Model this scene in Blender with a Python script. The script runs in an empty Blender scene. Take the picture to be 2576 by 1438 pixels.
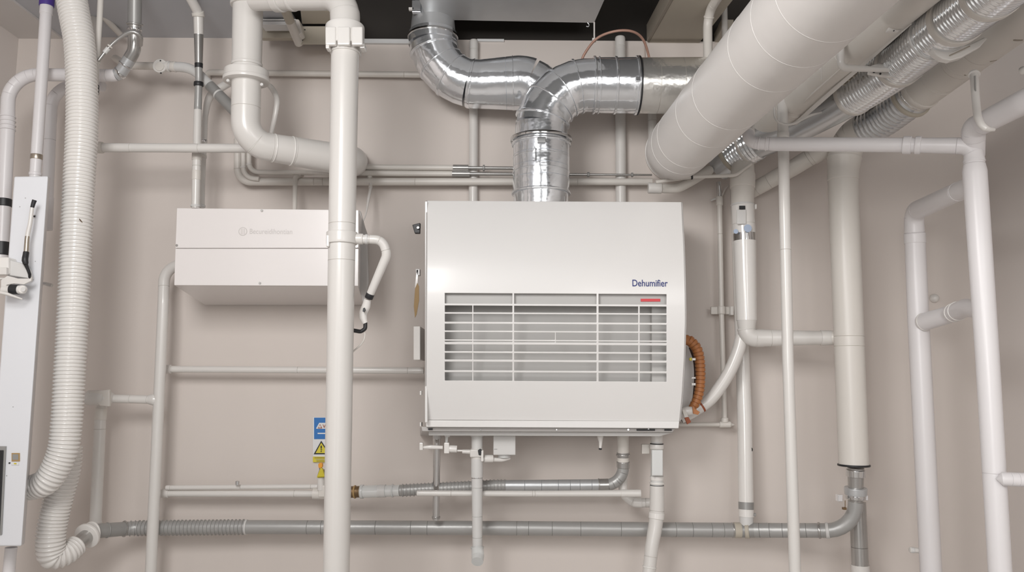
import bpy, math, random
from mathutils import Vector, Matrix
random.seed(4)
scn = bpy.context.scene
COL = scn.collection
# ------------------------------------------------------------------ camera
F_PX, CX, CY, H = 2000.0, 1288.0, 719.0, 1.5
TH, RL = 0.1194, 0.007
_X = Vector((1, 0, 0)); _F = Vector((0, math.cos(TH), math.sin(TH))); _U = Vector((0, -math.sin(TH), math.cos(TH)))
R_ = _X * math.cos(RL) + _U * math.sin(RL)
U_ = _U * math.cos(RL) - _X * math.sin(RL)
EYE = Vector((0, 0, H))
D = 4.35                      # distance of the back wall

def ray(px, py):
    return R_ * ((px - CX) / F_PX) + U_ * (-(py - CY) / F_PX) + _F
def P(px, py, Y):             # point of the plane y = Y
    d = ray(px, py); return EYE + d * (Y / d.y)
def PZ(px, py, z):            # point of the plane z
    d = ray(px, py); return EYE + d * ((z - H) / d.z)
def S(px, py, Y):             # metres per pixel there
    return (Y / ray(px, py).y) / F_PX
def proj(p):
    v = p - EYE; w = v.dot(_F)
    return CX + F_PX * v.dot(R_) / w, CY - F_PX * v.dot(U_) / w

cam = bpy.data.cameras.new('camera'); co = bpy.data.objects.new('camera', cam); COL.objects.link(co)
m = Matrix((R_, U_, -_F)).transposed().to_4x4(); m.translation = EYE; co.matrix_world = m
cam.sensor_width = 36; cam.lens = F_PX / 2576 * 36; cam.clip_start = 0.02
scn.camera = co

# --------------------------------------------------------------- materials
def mat(name, col, rough=.4, metal=0., bump=0., bscale=40., var=0., vscale=6., trans=0., coat=0., aniso=None, spec=.5):
    m = bpy.data.materials.new(name); m.use_nodes = True
    nt = m.node_tree; b = nt.nodes['Principled BSDF']
    b.inputs['Base Color'].default_value = (*col, 1); b.inputs['Roughness'].default_value = rough
    b.inputs['Metallic'].default_value = metal; b.inputs['Specular IOR Level'].default_value = spec
    if trans: b.inputs['Transmission Weight'].default_value = trans
    if coat: b.inputs['Coat Weight'].default_value = coat; b.inputs['Coat Roughness'].default_value = .12
    tc = nt.nodes.new('ShaderNodeTexCoord')
    if var:
        n = nt.nodes.new('ShaderNodeTexNoise'); n.inputs['Scale'].default_value = vscale; n.inputs['Detail'].default_value = 5
        r = nt.nodes.new('ShaderNodeMapRange'); r.inputs['To Min'].default_value = 1 - var; r.inputs['To Max'].default_value = 1 + var
        mx = nt.nodes.new('ShaderNodeMix'); mx.data_type = 'RGBA'; mx.blend_type = 'MULTIPLY'; mx.inputs[0].default_value = 1
        mx.inputs[6].default_value = (*col, 1)
        nt.links.new(tc.outputs['Object'], n.inputs['Vector']); nt.links.new(n.outputs['Fac'], r.inputs['Value'])
        nt.links.new(r.outputs['Result'], mx.inputs[7]); nt.links.new(mx.outputs[2], b.inputs['Base Color'])
    if bump:
        n2 = nt.nodes.new('ShaderNodeTexNoise'); n2.inputs['Scale'].default_value = bscale; n2.inputs['Detail'].default_value = 4
        bp = nt.nodes.new('ShaderNodeBump'); bp.inputs['Strength'].default_value = bump; bp.inputs['Distance'].default_value = .01 if metal < .5 else .03
        nt.links.new(tc.outputs['Object'], n2.inputs['Vector']); nt.links.new(n2.outputs['Fac'], bp.inputs['Height'])
        nt.links.new(bp.outputs['Normal'], b.inputs['Normal'])
    return m
M = dict(
    wall=mat('painted_wall', (.68, .618, .575), .62, bump=.02, bscale=220, var=.03, vscale=1.3),
    wall2=mat('painted_side_wall', (.70, .65, .62), .62, bump=.02, bscale=220, var=.02, vscale=1.3),
    floor=mat('concrete_floor', (.60, .575, .55), .45, bump=.1, bscale=30, var=.1),
    ceil=mat('blue_grey_ceiling', (.52, .53, .56), .6, var=.04, vscale=2),
    soffit=mat('white_soffit', (.66, .63, .61), .55, var=.02),
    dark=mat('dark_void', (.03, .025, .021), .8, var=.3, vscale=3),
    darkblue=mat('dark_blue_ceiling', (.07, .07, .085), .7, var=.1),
    beige=mat('beige_board', (.50, .455, .38), .55, var=.03),
    beige2=mat('beige_edge', (.33, .29, .24), .55, var=.05),
    white=mat('white_plastic', (.71, .685, .655), .3, coat=.25, var=.012, vscale=3),
    cream=mat('cream_plastic', (.69, .655, .61), .36, var=.015, vscale=3),
    lilac=mat('cool_white_plastic', (.74, .715, .72), .34, var=.012, vscale=3),
    gloss=mat('glossy_white_plastic', (.80, .775, .745), .2, coat=.5, var=.01),
    wrap=mat('white_duct_wrap', (.74, .71, .685), .42, bump=.12, bscale=14, var=.025, vscale=5),
    seamw=mat('pale_seam', (.745, .72, .70), .4, var=.02),
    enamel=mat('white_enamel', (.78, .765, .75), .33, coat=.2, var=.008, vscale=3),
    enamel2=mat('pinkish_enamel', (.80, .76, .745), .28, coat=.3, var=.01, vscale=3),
    coolmetal=mat('cool_white_sheet', (.76, .77, .80), .3, coat=.3, var=.02, vscale=3),
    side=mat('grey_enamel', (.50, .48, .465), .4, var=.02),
    inner=mat('grille_grey', (.50, .49, .475), .5, var=.05, vscale=4),
    greyp=mat('grey_plastic', (.33, .325, .315), .38, metal=.25, var=.06, vscale=8),
    greyduct=mat('grey_coated_duct', (.40, .395, .385), .36, metal=.28, bump=.06, bscale=60, var=.08, vscale=12),
    greysteel=mat('grey_steel', (.46, .45, .435), .25, metal=.75, var=.05, vscale=9),
    galv=mat('galvanised_foil', (.88, .90, .93), .14, metal=.86, bump=.30, bscale=5, var=.05, vscale=5),
    galv2=mat('dull_galvanised', (.58, .59, .60), .36, metal=.6, bump=.03, bscale=20, var=.10, vscale=6),
    foil=mat('crumpled_foil', (.82, .80, .765), .26, metal=.8, bump=.5, bscale=6, var=.08, vscale=6),
    spiral=mat('ribbed_silver', (.88, .90, .92), .17, metal=.93, bump=.02, bscale=30, var=.06, vscale=8),
    spirald=mat('dark_ribbed_silver', (.66, .68, .70), .26, metal=.9, bump=.02, bscale=30, var=.08, vscale=8),
    chrome=mat('chrome', (.72, .72, .72), .1, metal=1., var=.03),
    bronze=mat('bronze', (.42, .37, .31), .3, metal=.8, var=.05),
    brass=mat('dark_brass', (.20, .13, .07), .35, metal=.7, bump=.1, var=.3, vscale=30),
    black=mat('black_rubber', (.018, .018, .02), .45, var=.1),
    clear=mat('clear_plastic', (.88, .89, .88), .12, trans=.35, coat=.4, var=.02),
    blue=mat('sign_blue', (.03, .17, .48), .35, var=.03),
    signw=mat('sign_white', (.74, .74, .74), .4, var=.02),
    yellow=mat('sign_yellow', (.68, .58, .045), .4, var=.04),
    dyellow=mat('valve_yellow', (.60, .50, .03), .4, var=.1, vscale=40),
    orange=mat('valve_orange', (.80, .34, .03), .4, var=.1, vscale=40),
    red=mat('red_label', (.62, .02, .03), .35, var=.02),
    navy=mat('navy_ink', (.015, .025, .17), .4, var=.02),
    ghost=mat('embossed_grey', (.60, .565, .55), .35, var=.02),
    copper=mat('copper_tube', (.44, .26, .20), .45, metal=.15, var=.08, vscale=20),
    conduit=mat('orange_conduit', (.40, .155, .05), .42, var=.25, vscale=40),
    conduitd=mat('dark_conduit_lining', (.05, .025, .015), .5, var=.2),
    rust=mat('red_brown_tape', (.33, .085, .03), .5, var=.15, vscale=30),
    tan=mat('tan_leather', (.40, .26, .11), .55, var=.1),
    purple=mat('purple_tape', (.075, .04, .26), .4, var=.04),
    palegrey=mat('pale_grey_plastic', (.66, .65, .635), .35, var=.02),
    lightblue=mat('pale_blue_sticker', (.42, .50, .64), .45, var=.05),
)

# ----------------------------------------------------------------- builders
def tag(o, label=None, cat=None, group=None, kind=None):
    if label: o['label'] = label
    if cat: o['category'] = cat
    if group: o['group'] = group
    if kind: o['kind'] = kind
    return o
def empty(name, loc, label=None, cat=None, group=None):
    o = bpy.data.objects.new(name, None); o.location = loc; o.empty_display_size = .05
    COL.objects.link(o); return tag(o, label, cat, group)
def wloc(o):
    v = Vector((0, 0, 0))
    while o is not None: v += Vector(o.location); o = o.parent
    return v
def mk(name, verts, faces, mt, parent=None, smooth=False, bevel=0, mats=None, fm=None):
    verts = [Vector(v) for v in verts]
    if parent is None:
        n = len(verts)
        org = Vector((sum(v.x for v in verts) / n, sum(v.y for v in verts) / n, min(v.z for v in verts)))
    else: org = wloc(parent)
    me = bpy.data.meshes.new(name); me.from_pydata([v - org for v in verts], [], faces); me.update()
    o = bpy.data.objects.new(name, me); COL.objects.link(o)
    me.materials.append(M[mt] if isinstance(mt, str) else mt)
    for x in mats or []: me.materials.append(M[x])
    if fm:
        for i, k in enumerate(fm): me.polygons[i].material_index = k
    if parent is None: o.location = org
    else: o.parent = parent
    if smooth:
        me.polygons.foreach_set('use_smooth', [True] * len(me.polygons))
    if bevel:
        b = o.modifiers.new('bevel', 'BEVEL'); b.width = bevel; b.segments = 3; b.limit_method = 'ANGLE'
    return o
def finish_smooth(o, ang=35):
    try: o.data.set_sharp_from_angle(angle=math.radians(ang))
    except Exception: pass

def sweep(samples, radii, seg=28, caps=True):
    n = len(samples); vs = []; fs = []
    T = []
    for i in range(n):
        a = samples[max(i - 1, 0)]; b = samples[min(i + 1, n - 1)]
        t = b - a
        T.append(t.normalized() if t.length > 1e-9 else (T[-1] if T else Vector((0, 0, 1))))
    up = Vector((0, -1, 0)) if abs(T[0].y) < .8 else Vector((0, 0, 1))
    N = (up - T[0] * up.dot(T[0])).normalized()
    for i in range(n):
        N = (N - T[i] * N.dot(T[i])).normalized(); B = T[i].cross(N)
        for k in range(seg):
            a = 2 * math.pi * k / seg
            vs.append(samples[i] + (N * math.cos(a) + B * math.sin(a)) * radii[i])
    for i in range(n - 1):
        for k in range(seg):
            k2 = (k + 1) % seg
            fs.append((i * seg + k, i * seg + k2, (i + 1) * seg + k2, (i + 1) * seg + k))
    if caps:
        fs.append(tuple(range(seg - 1, -1, -1))); fs.append(tuple((n - 1) * seg + k for k in range(seg)))
    return vs, fs

class Path:
    def __init__(s, pts, w, bend=None, smooth=False, step=.012):
        p3 = [P(p[0], p[1], p[2]) for p in pts]
        if isinstance(w, (int, float)):
            r = w / 2 * S(pts[0][0], pts[0][1], pts[0][2]); rr = [r] * len(pts)
        else: rr = [x / 2 * S(p[0], p[1], p[2]) for x, p in zip(w, pts)]
        out = []   # (pos, radius)
        if smooth:
            n = len(p3)
            for i in range(n - 1):
                p0 = p3[i - 1] if i else p3[0] * 2 - p3[1]; p1, p2 = p3[i], p3[i + 1]
                p3_ = p3[i + 2] if i + 2 < n else p3[-1] * 2 - p3[-2]
                L = (p2 - p1).length; k = max(2, int(L / step))
                for j in range(k):
                    t = j / k
                    q = .5 * ((2 * p1) + (p2 - p0) * t + (2 * p0 - 5 * p1 + 4 * p2 - p3_) * t * t + (3 * p1 - p0 - 3 * p2 + p3_) * t ** 3)
                    out.append((q, rr[i] * (1 - t) + rr[i + 1] * t))
            out.append((p3[-1], rr[-1]))
        else:
            cur = p3[0]; cr = rr[0]
            out.append((cur, cr))
            for i in range(1, len(p3)):
                if i < len(p3) - 1:
                    a = (p3[i - 1] - p3[i]); b = (p3[i + 1] - p3[i])
                    bd = pts[i][3] * S(pts[i][0], pts[i][1], pts[i][2]) if len(pts[i]) > 3 else (bend if bend else rr[i] * 2.2)
                    ang = a.angle(b)
                    if ang < math.pi - .03:
                        tl = min(bd / math.tan(ang / 2), a.length * (.5 if i > 1 else .96), b.length * (.5 if i < len(p3) - 2 else .96))
                        A = p3[i] + a.normalized() * tl; Bq = p3[i] + b.normalized() * tl
                        rad = tl * math.tan(ang / 2)
                        bis = (a.normalized() + b.normalized()).normalized(); C = p3[i] + bis * (rad / math.sin(ang / 2))
                        s._line(out, cur, cr, A, rr[i], step)
                        va = A - C; vb = Bq - C; tot = va.angle(vb); k = max(6, int(tot * rad / step))
                        ax = va.cross(vb).normalized()
                        for j in range(1, k + 1):
                            out.append((C + Matrix.Rotation(tot * j / k, 3, ax) @ va, rr[i]))
                        cur, cr = Bq, rr[i]; continue
                s._line(out, cur, cr, p3[i], rr[i], step); cur, cr = p3[i], rr[i]
        s.p = [o[0] for o in out]; s.r = [o[1] for o in out]
        s.s = [0.]
        for i in range(1, len(s.p)): s.s.append(s.s[-1] + (s.p[i] - s.p[i - 1]).length)
        s.L = s.s[-1]; s.px = [proj(q) for q in s.p]
    def _line(s, out, a, ra, b, rb, step):
        L = (b - a).length
        if L < 1e-6: return
        k = max(1, int(L / step))
        for j in range(1, k + 1): out.append((a.lerp(b, j / k), ra + (rb - ra) * j / k))
    def at(s, v):
        v = min(max(v, 0), s.L)
        lo, hi = 0, len(s.s) - 1
        while hi - lo > 1:
            mid = (lo + hi) // 2
            if s.s[mid] <= v: lo = mid
            else: hi = mid
        d = s.s[hi] - s.s[lo]; t = (v - s.s[lo]) / d if d > 1e-9 else 0
        return s.p[lo].lerp(s.p[hi], t), s.r[lo] * (1 - t) + s.r[hi] * t
    def find(s, px, py):
        best = min(range(len(s.p)), key=lambda i: (s.px[i][0] - px) ** 2 + (s.px[i][1] - py) ** 2)
        return s.s[best]
    def mpp(s, v):
        q, _ = s.at(v); return (q - EYE).dot(_F) / F_PX
    def piece(s, a, b, dr=0., rib=None, grooves=(), rnd=0., gore=0):
        # sample positions and radii between arc lengths a and b
        if rib:
            pitch, amp, shape = rib; n = max(2, int((b - a) / pitch)); pitch = (b - a) / n
            vals = []
            for i in range(n):
                for f, h in shape: vals.append((a + (i + f) * pitch, h * amp))
            vals.append((b, shape[0][1] * amp))
        elif gore:
            vals = [(a + (b - a) * i / gore, 0.) for i in range(gore + 1)]; grooves = ()
        else:
            vals = [(a, 0.), (b, 0.)] + [(v, 0.) for v in s.s if a + 1e-4 < v < b - 1e-4]
        for g in grooves:
            if a < g < b: vals += [(g - .0014, 0), (g - .0005, -.0013), (g + .0005, -.0013), (g + .0014, 0)]
        vals = [v for v in vals if a - 1e-6 <= v[0] <= b + 1e-6]
        vals.sort()
        ps, rs, last = [], [], None
        for v, h in vals:
            if last is not None and v - last < 1e-5: continue
            q, r = s.at(v); ps.append(q); rs.append(max(r + dr + h, 2e-4)); last = v
        if rnd:   # rounded ends
            c = min(rnd, (b - a) * .35)
            q0, q1 = ps[0], ps[-1]; d0 = (ps[1] - ps[0]).normalized(); d1 = (ps[-1] - ps[-2]).normalized()
            r0, r1 = rs[0], rs[-1]
            ps = [q0, q0 + d0 * c * .3, q0 + d0 * c] + [p for p in ps if (p - q0).length > c * 1.05 and (p - q1).length > c * 1.05] + [q1 - d1 * c, q1 - d1 * c * .3, q1]
            rs2 = rs[1:-1]
            k = len(ps) - 6
            mid = [r0] * k if k <= 0 else [rs2[min(int(i * len(rs2) / max(k, 1)), len(rs2) - 1)] if rs2 else r0 for i in range(k)]
            rs = [r0 - c, r0 - c * .25, r0] + mid + [r1, r1 - c * .25, r1 - c]
        return ps, rs
RIB = [(0, 0), (.12, 0), (.28, .8), (.42, 1), (.58, 1), (.72, .8), (.88, 0)]
FINE = [(0, 0), (.3, .55), (.5, 1), (.7, .55)]
RING = [(0, 0), (.62, 0), (.72, 1), (.9, 1)]

def run(name, label, cat, pts, w, mt, bend=None, smooth=False, segs=None, parts=(), grooves=(), group=None, parent=None,
        tube='pipe', seg=28, caps=True, rib=None, end_round=0.):
    """One pipe run. segs: (part name, end pixel, material, options); parts: (part name, pixel, length px, extra px, material, label)."""
    pa = Path(pts, w, bend, smooth)
    gs = [pa.find(*g) for g in grooves]
    multi = bool(segs or parts)
    if parent is not None: root = parent
    elif multi:
        q = min(pa.p, key=lambda v: v.z); root = empty(name, q, label, cat, group)
    else: root = None
    def ribs(rb, s0): return (rb[0] * pa.mpp(s0), rb[1] * pa.mpp(s0), rb[2])
    if segs:
        a = 0.
        for sg in segs:
            nm, endp, mm = sg[:3]; op = sg[3] if len(sg) > 3 else {}
            b = pa.L if endp is None else pa.find(*endp)
            ps, rs = pa.piece(a, b, op.get('dr', 0) * pa.mpp((a + b) / 2), ribs(op['rib'], (a + b) / 2) if 'rib' in op else None, gs, gore=op.get('gore', 0))
            v, f = sweep(ps, rs, seg)
            o = mk(nm, v, f, mm, root, True); finish_smooth(o, 9 if 'gore' in op else 40)
            if 'label' in op: o['label'] = op['label']
            a = b
        main = None
    else:
        ps, rs = pa.piece(0, pa.L, 0, ribs(rib, pa.L / 2) if rib else None, gs, rnd=end_round)
        v, f = sweep(ps, rs, seg, caps)
        main = mk(tube if (multi or parent) else name, v, f, mt, root, True); finish_smooth(main, 50 if rib else 35)
        if root is None: tag(main, label, cat, group)
    for pt in parts:
        nm, (ax, ay), ln, ex, mm = pt[:5]
        c = pa.find(ax, ay); k = pa.mpp(c)
        a, b = max(c - ln * k / 2, 0), min(c + ln * k / 2, pa.L)
        if b - a < 1e-4: continue
        if b - a < ln * k * .9:
            if a == 0: b = min(ln * k, pa.L)
            else: a = max(pa.L - ln * k, 0)
        ps, rs = pa.piece(a, b, max(ex, .6) * k, rnd=min(.003, ex * k * .5 + .0008))
        v, f = sweep(ps, rs, seg)
        o = mk(nm, v, f, mm, root, True); finish_smooth(o, 50)
        if len(pt) > 5: o['label'] = pt[5]
    r = root if root is not None else main
    return r

def child(root, name):
    return [o for o in COL.objects if o.parent == root and o.name.split('.')[0] == name][0]
def ext(x0, y0, x1, y1, Y):
    # follow a line of the photo down to where it meets the floor
    y = y1
    for _ in range(40): y += P(x1, y, Y).z / S(x1, y, Y) * .9
    return (x1 + (x1 - x0) / (y1 - y0) * (y - y1), y, Y)

def hexa(name, f4, Yf, b4, Yb, mt, parent=None, bevel=.003, label=None, cat=None, group=None):
    """box from four pixels (TL, TR, BR, BL) at depth Yf and four at depth Yb"""
    yf = Yf if isinstance(Yf, (list, tuple)) else [Yf] * 4
    yb = Yb if isinstance(Yb, (list, tuple)) else [Yb] * 4
    a = [P(x, y, d) for (x, y), d in zip(f4, yf)]
    b = [P(x, y, d) for (x, y), d in zip(b4, yb)] if b4 else [Vector((v.x, d, v.z)) for v, d in zip(a, yb)]
    fs = [(0, 3, 2, 1), (4, 5, 6, 7), (0, 1, 5, 4), (1, 2, 6, 5), (2, 3, 7, 6), (3, 0, 4, 7)]
    o = mk(name, a + b, fs, mt, parent, bevel=bevel)
    return tag(o, label, cat, group)
def rect(x0, y0, x1, y1): return [(x0, y0), (x1, y0), (x1, y1), (x0, y1)]
def box(name, x0, y0, x1, y1, Yf, Yb, mt, parent=None, bevel=.002, **k):
    return hexa(name, rect(x0, y0, x1, y1), Yf, None, Yb, mt, parent, bevel, **k)
def wbox(name, lo, hi, mt, parent=None, bevel=0, kind=None, label=None, cat=None):
    x0, y0, z0 = lo; x1, y1, z1 = hi
    v = [(x0, y0, z0), (x1, y0, z0), (x1, y1, z0), (x0, y1, z0), (x0, y0, z1), (x1, y0, z1), (x1, y1, z1), (x0, y1, z1)]
    f = [(0, 3, 2, 1), (4, 5, 6, 7), (0, 1, 5, 4), (1, 2, 6, 5), (2, 3, 7, 6), (3, 0, 4, 7)]
    return tag(mk(name, v, f, mt, parent, bevel=bevel), label, cat, None, kind)
def disc(name, px, py, Y, rpx, thick, mt, parent=None, axis=(0, -1, 0), seg=28, label=None, cat=None, dome=False, group=None):
    """short turned knob standing out of the plane y = Y towards axis"""
    c = P(px, py, Y); r = rpx * S(px, py, Y); ax = Vector(axis).normalized()
    if dome:
        ps = [c + ax * thick * math.sin(t) for t in (0, .3, .6, .9, 1.2, 1.45)]; rs = [max(r * math.cos(t), 1e-4) for t in (0, .3, .6, .9, 1.2, 1.45)]
    else:
        e = min(thick, r) * .15
        ps = [c, c + ax * (thick - e), c + ax * thick]; rs = [r, r, r - e]
    v, f = sweep(ps, rs, seg)
    o = mk(name, v, f, mt, parent, True); finish_smooth(o, 30 if not dome else 60)
    return tag(o, label, cat, group)
def poly(name, pts, Y, thick, mt, parent=None, bevel=0, label=None, cat=None):
    """prism: pixel outline at depth Y, extruded away from the camera"""
    n = len(pts); a = [P(x, y, Y) for x, y in pts]; b = [v + Vector((0, thick, 0)) for v in a]
    fs = [tuple(range(n)), tuple(range(2 * n - 1, n - 1, -1))] + [(i, i + n, (i + 1) % n + n, (i + 1) % n) for i in range(n)]
    o = mk(name, a + b, fs, mt, parent, bevel=bevel)
    import bmesh
    bm = bmesh.new(); bm.from_mesh(o.data); bmesh.ops.recalc_face_normals(bm, faces=bm.faces); bm.to_mesh(o.data); bm.free()
    return tag(o, label, cat)
def text(name, s, px, py, Y, width_px, height_px, mt, parent, depth=.0006, tilt=0., bold=0.):
    cu = bpy.data.curves.new('t', 'FONT'); cu.body = s; cu.size = 1; cu.offset = bold; cu.extrude = 0
    t = bpy.data.objects.new('t', cu); COL.objects.link(t); bpy.context.view_layer.update()
    me = bpy.data.meshes.new_from_object(t.evaluated_get(bpy.context.evaluated_depsgraph_get()))
    COL.objects.unlink(t); bpy.data.objects.remove(t)
    xs = [v.co.x for v in me.vertices]; ys = [v.co.y for v in me.vertices]
    x0, x1, y0, y1 = min(xs), max(xs), min(ys), max(ys); k = S(px, py, Y)
    c = P(px, py, Y); org = wloc(parent)
    for v in me.vertices:
        u = (v.co.x - x0) / (x1 - x0) * width_px * k; h = (v.co.y - y0) / (y1 - y0) * height_px * k
        v.co = c + Vector((u, tilt * h, h)) - org
    me.materials.append(M[mt]); o = bpy.data.objects.new(name, me); COL.objects.link(o); o.parent = parent
    return o

# ============================================================ THE ROOM
ZC = P(600, 96, D).z                       # ceiling height at the back wall
XL = P(30, 300, D).x; XR = P(2492, 700, D).x
ZF = 0.0
wbox('wall_back', (XL - .1, D, ZF), (XR + .1, D + .1, ZC + .0), 'wall', kind='structure')
wbox('wall_left', (XL - .1, -.6, ZF), (XL, D, ZC + .0), 'wall2', kind='structure')
wbox('wall_right', (XR, -.6, ZF), (XR + .1, D, ZC + .6), 'wall2', kind='structure')
wbox('floor', (XL - .1, -4.5, ZF - .08), (XR + .1, D + .1, ZF), 'floor', kind='structure')
XV = PZ(755, 60, ZC).x                      # left rim of the opening in the ceiling
XV0 = P(752, 100, D).x
wbox('ceiling', (XL - .1, -.6, ZC), (XV0, D + .1, ZC + .08), 'ceil', kind='structure')
# opening with the dark soffit of the slab above
zt = ZC + .55
vv = [(XV0, D, ZC), (XR, D, ZC), (XR, D, zt), (XV0, D, zt), (XV0, -.6, ZC), (XV0, -.6, zt), (XR, -.6, zt)]
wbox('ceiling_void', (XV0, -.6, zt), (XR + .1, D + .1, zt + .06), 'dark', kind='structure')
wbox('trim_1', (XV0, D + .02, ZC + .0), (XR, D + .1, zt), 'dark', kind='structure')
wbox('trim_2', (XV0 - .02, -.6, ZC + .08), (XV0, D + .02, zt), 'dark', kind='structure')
wbox('trim_3', (P(880, 105, D - .02).x, D - .022, P(900, 112, D).z), (P(1040, 105, D).x, D, P(1000, 102, D).z), 'signw', kind='structure')
wbox('trim_4', (P(1200, 105, D - .02).x, D - .012, P(1230, 106, D).z), (P(1268, 105, D).x, D + .01, P(1230, 100, D).z), 'signw', kind='structure')
# white soffit along the left wall
wbox('trim_5', (XL, -.6, ZC - .012), (P(157, 95, D).x, D, ZC + .01), 'soffit', kind='structure')
# ============================================================ CEILING ITEMS
# galvanised plenum box hanging in the opening
a = [P(1063, 30, 3.95), P(1140, 52, 4.12), P(1495, 58, 4.12), P(1562, -75, 3.2), P(1010, -75, 3.2)]
pl = empty('supply_plenum', a[2], 'dull galvanised rectangular air plenum in the dark ceiling opening', 'duct')
z0 = P(1300, 55, 4.12).z
def fl(v): return Vector((v.x, v.y, z0))
base = [PZ(1063, 22, z0), PZ(1075, 50, z0), PZ(1495, 58, z0), PZ(1570, -110, z0), PZ(1010, -110, z0)]
top = [b + Vector((0, 0, .42)) for b in base]
n = 5
mk('plenum_box', base + top, [tuple(range(n)), tuple(range(2 * n - 1, n - 1, -1))] + [(i, i + n, (i + 1) % n + n, (i + 1) % n) for i in range(n)], 'galv2', pl, bevel=.004)
run('x', None, None, [(1495, 56, 4.03), (1495, 106, 4.03)], 4, 'white', parent=pl, tube='hanger_rod', seg=10)
box('rod_nut', 1490, 95, 1500, 102, 4.02, 4.045, 'white', pl, .001)
run('x', None, None, [(1478, 57, 4.03), (1482, 62, 4.03), (1480, 67, 4.03), (1475, 66, 4.03)], 2.5, 'galv2', parent=pl, tube='hook', seg=8, smooth=True)

# beige boards and white rail by the opening
bd = empty('ceiling_access_panel', PZ(790, 108, ZC - .03), 'beige ceiling panel with a black gap beside the big drain elbow', 'panel')
def plate(name, px4, z, th, mt, parent, bev=.002, **k):
    lo = [PZ(x, y, z) for x, y in px4]; hi = [v + Vector((0, 0, th)) for v in lo]
    return tag(mk(name, lo + hi, [(0, 1, 2, 3), (4, 7, 6, 5), (0, 4, 5, 1), (1, 5, 6, 2), (2, 6, 7, 3), (3, 7, 4, 0)], mt, parent, bevel=bev), **k)
hexa('panel_board', [(758, 66), (880, 66), (880, 112), (742, 112)], 4.1, [(758, 66), (880, 66), (880, 112), (742, 112)], 4.32, 'beige', bd, .003)
hexa('upper_board', [(756, 27), (880, 27), (880, 60), (760, 60)], [3.95, 3.95, 4.1, 4.1], [(756, 20), (880, 20), (880, 60), (760, 60)], [4.2, 4.2, 4.3, 4.3], 'beige', bd, .003)
hexa('black_gasket', [(757, 59), (880, 59), (880, 68), (757, 68)], 4.13, None, 4.3, 'black', bd, .001)
hexa('end_clip', [(742, 47), (752, 48), (760, 82), (750, 88)], 4.02, None, 4.09, 'cream', bd, .006)
for q in ((767, 75), (761, 101)): disc('screw', q[0], q[1], 4.1, 1.6, .003, 'black', bd, seg=10)
rl = empty('ceiling_rail', P(690, 60, 4.2), 'white double rail on the ceiling behind the big white drain', 'rail')
for k, (y0, y1) in enumerate(((47, 51), (53, 62))): box('rail_bar', 656, y0, 744, y1, 4.08, 4.16, 'signw', rl, .003)
box('rail_backing', 656, 50, 744, 54, 4.12, 4.18, 'black', rl, 0)
box('rail_apron', 656, 63, 745, 95, 4.19, 4.23, 'beige', rl, .002)
run('ceiling_strut', 'beige round strut slanting from the top edge onto the ceiling panel', 'strut',
    [(685, -50, 3.3), (722, 35, 3.85), (752, 108, 4.12)], [25, 24, 22], 'beige',
    segs=[('sleeve', (727, 54), 'beige'), ('foot', None, 'cream')])

# beige ceiling beam on the right
bm_ = empty('ceiling_beam', PZ(1700, 100, ZC - .05), 'wide beige board under the dark ceiling beside the thick white duct', 'beam')
plate('beam_board', [(1632, 108), (1757, 111), (1875, -40), (1716, -40)], ZC - .01, .09, 'beige', bm_)
plate('beam_edge', [(1627, 104), (1632, 108), (1716, -40), (1706, -40)], ZC - .012, .1, 'beige2', bm_)
lb = plate('joist', [(1796, 111), (1830, 111), (1846, 75), (1815, 75)], ZC - .005, .06, 'beige', None)
tag(lb, 'short beige block in the dark opening behind two white pipes', 'block')
wb = wbox('beam_fascia', (P(1625, 125, D - .05).x, D - .045, P(1700, 145, D - .05).z), (P(1800, 125, D).x, D, P(1700, 110, D - .04).z), 'wall', bevel=.002,
          label='grey painted fascia strip along the wall top above the foil duct', cat='fascia')
# dark blue soffit seen between the ducts on the right
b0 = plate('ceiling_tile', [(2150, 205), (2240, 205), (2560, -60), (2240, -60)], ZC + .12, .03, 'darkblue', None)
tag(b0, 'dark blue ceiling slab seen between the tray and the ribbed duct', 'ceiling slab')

run('ceiling_pipe', 'cream pipe with an elbow leaving the ceiling beside the beige beam', 'pipe',
    [(1840, -60, 3.6), (1780, 35, 3.95), (1781, 170, 3.95)], 25, 'cream', bend=.09, grooves=[(1783, 44), (1797, 10)],
    parts=[('socket', (1781, 42), 4, 1.5, 'cream')])
run('short_ceiling_pipe', 'short white pipe between the elbowed pipe and the thick duct', 'pipe',
    [(1822, 12, 4.15), (1824, 110, 4.15)], 15, 'white', end_round=.006)
run('copper_tube', 'thin pinkish copper tube arching over the foil duct', 'tube',
    [(1463, 165, 4.05), (1468, 140, 4.05), (1500, 98, 4.0), (1545, 79, 3.95), (1590, 79, 3.95), (1618, 100, 4.0), (1633, 145, 4.05), (1634, 165, 4.05)], 6.5, 'copper', smooth=True, seg=14)

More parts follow.
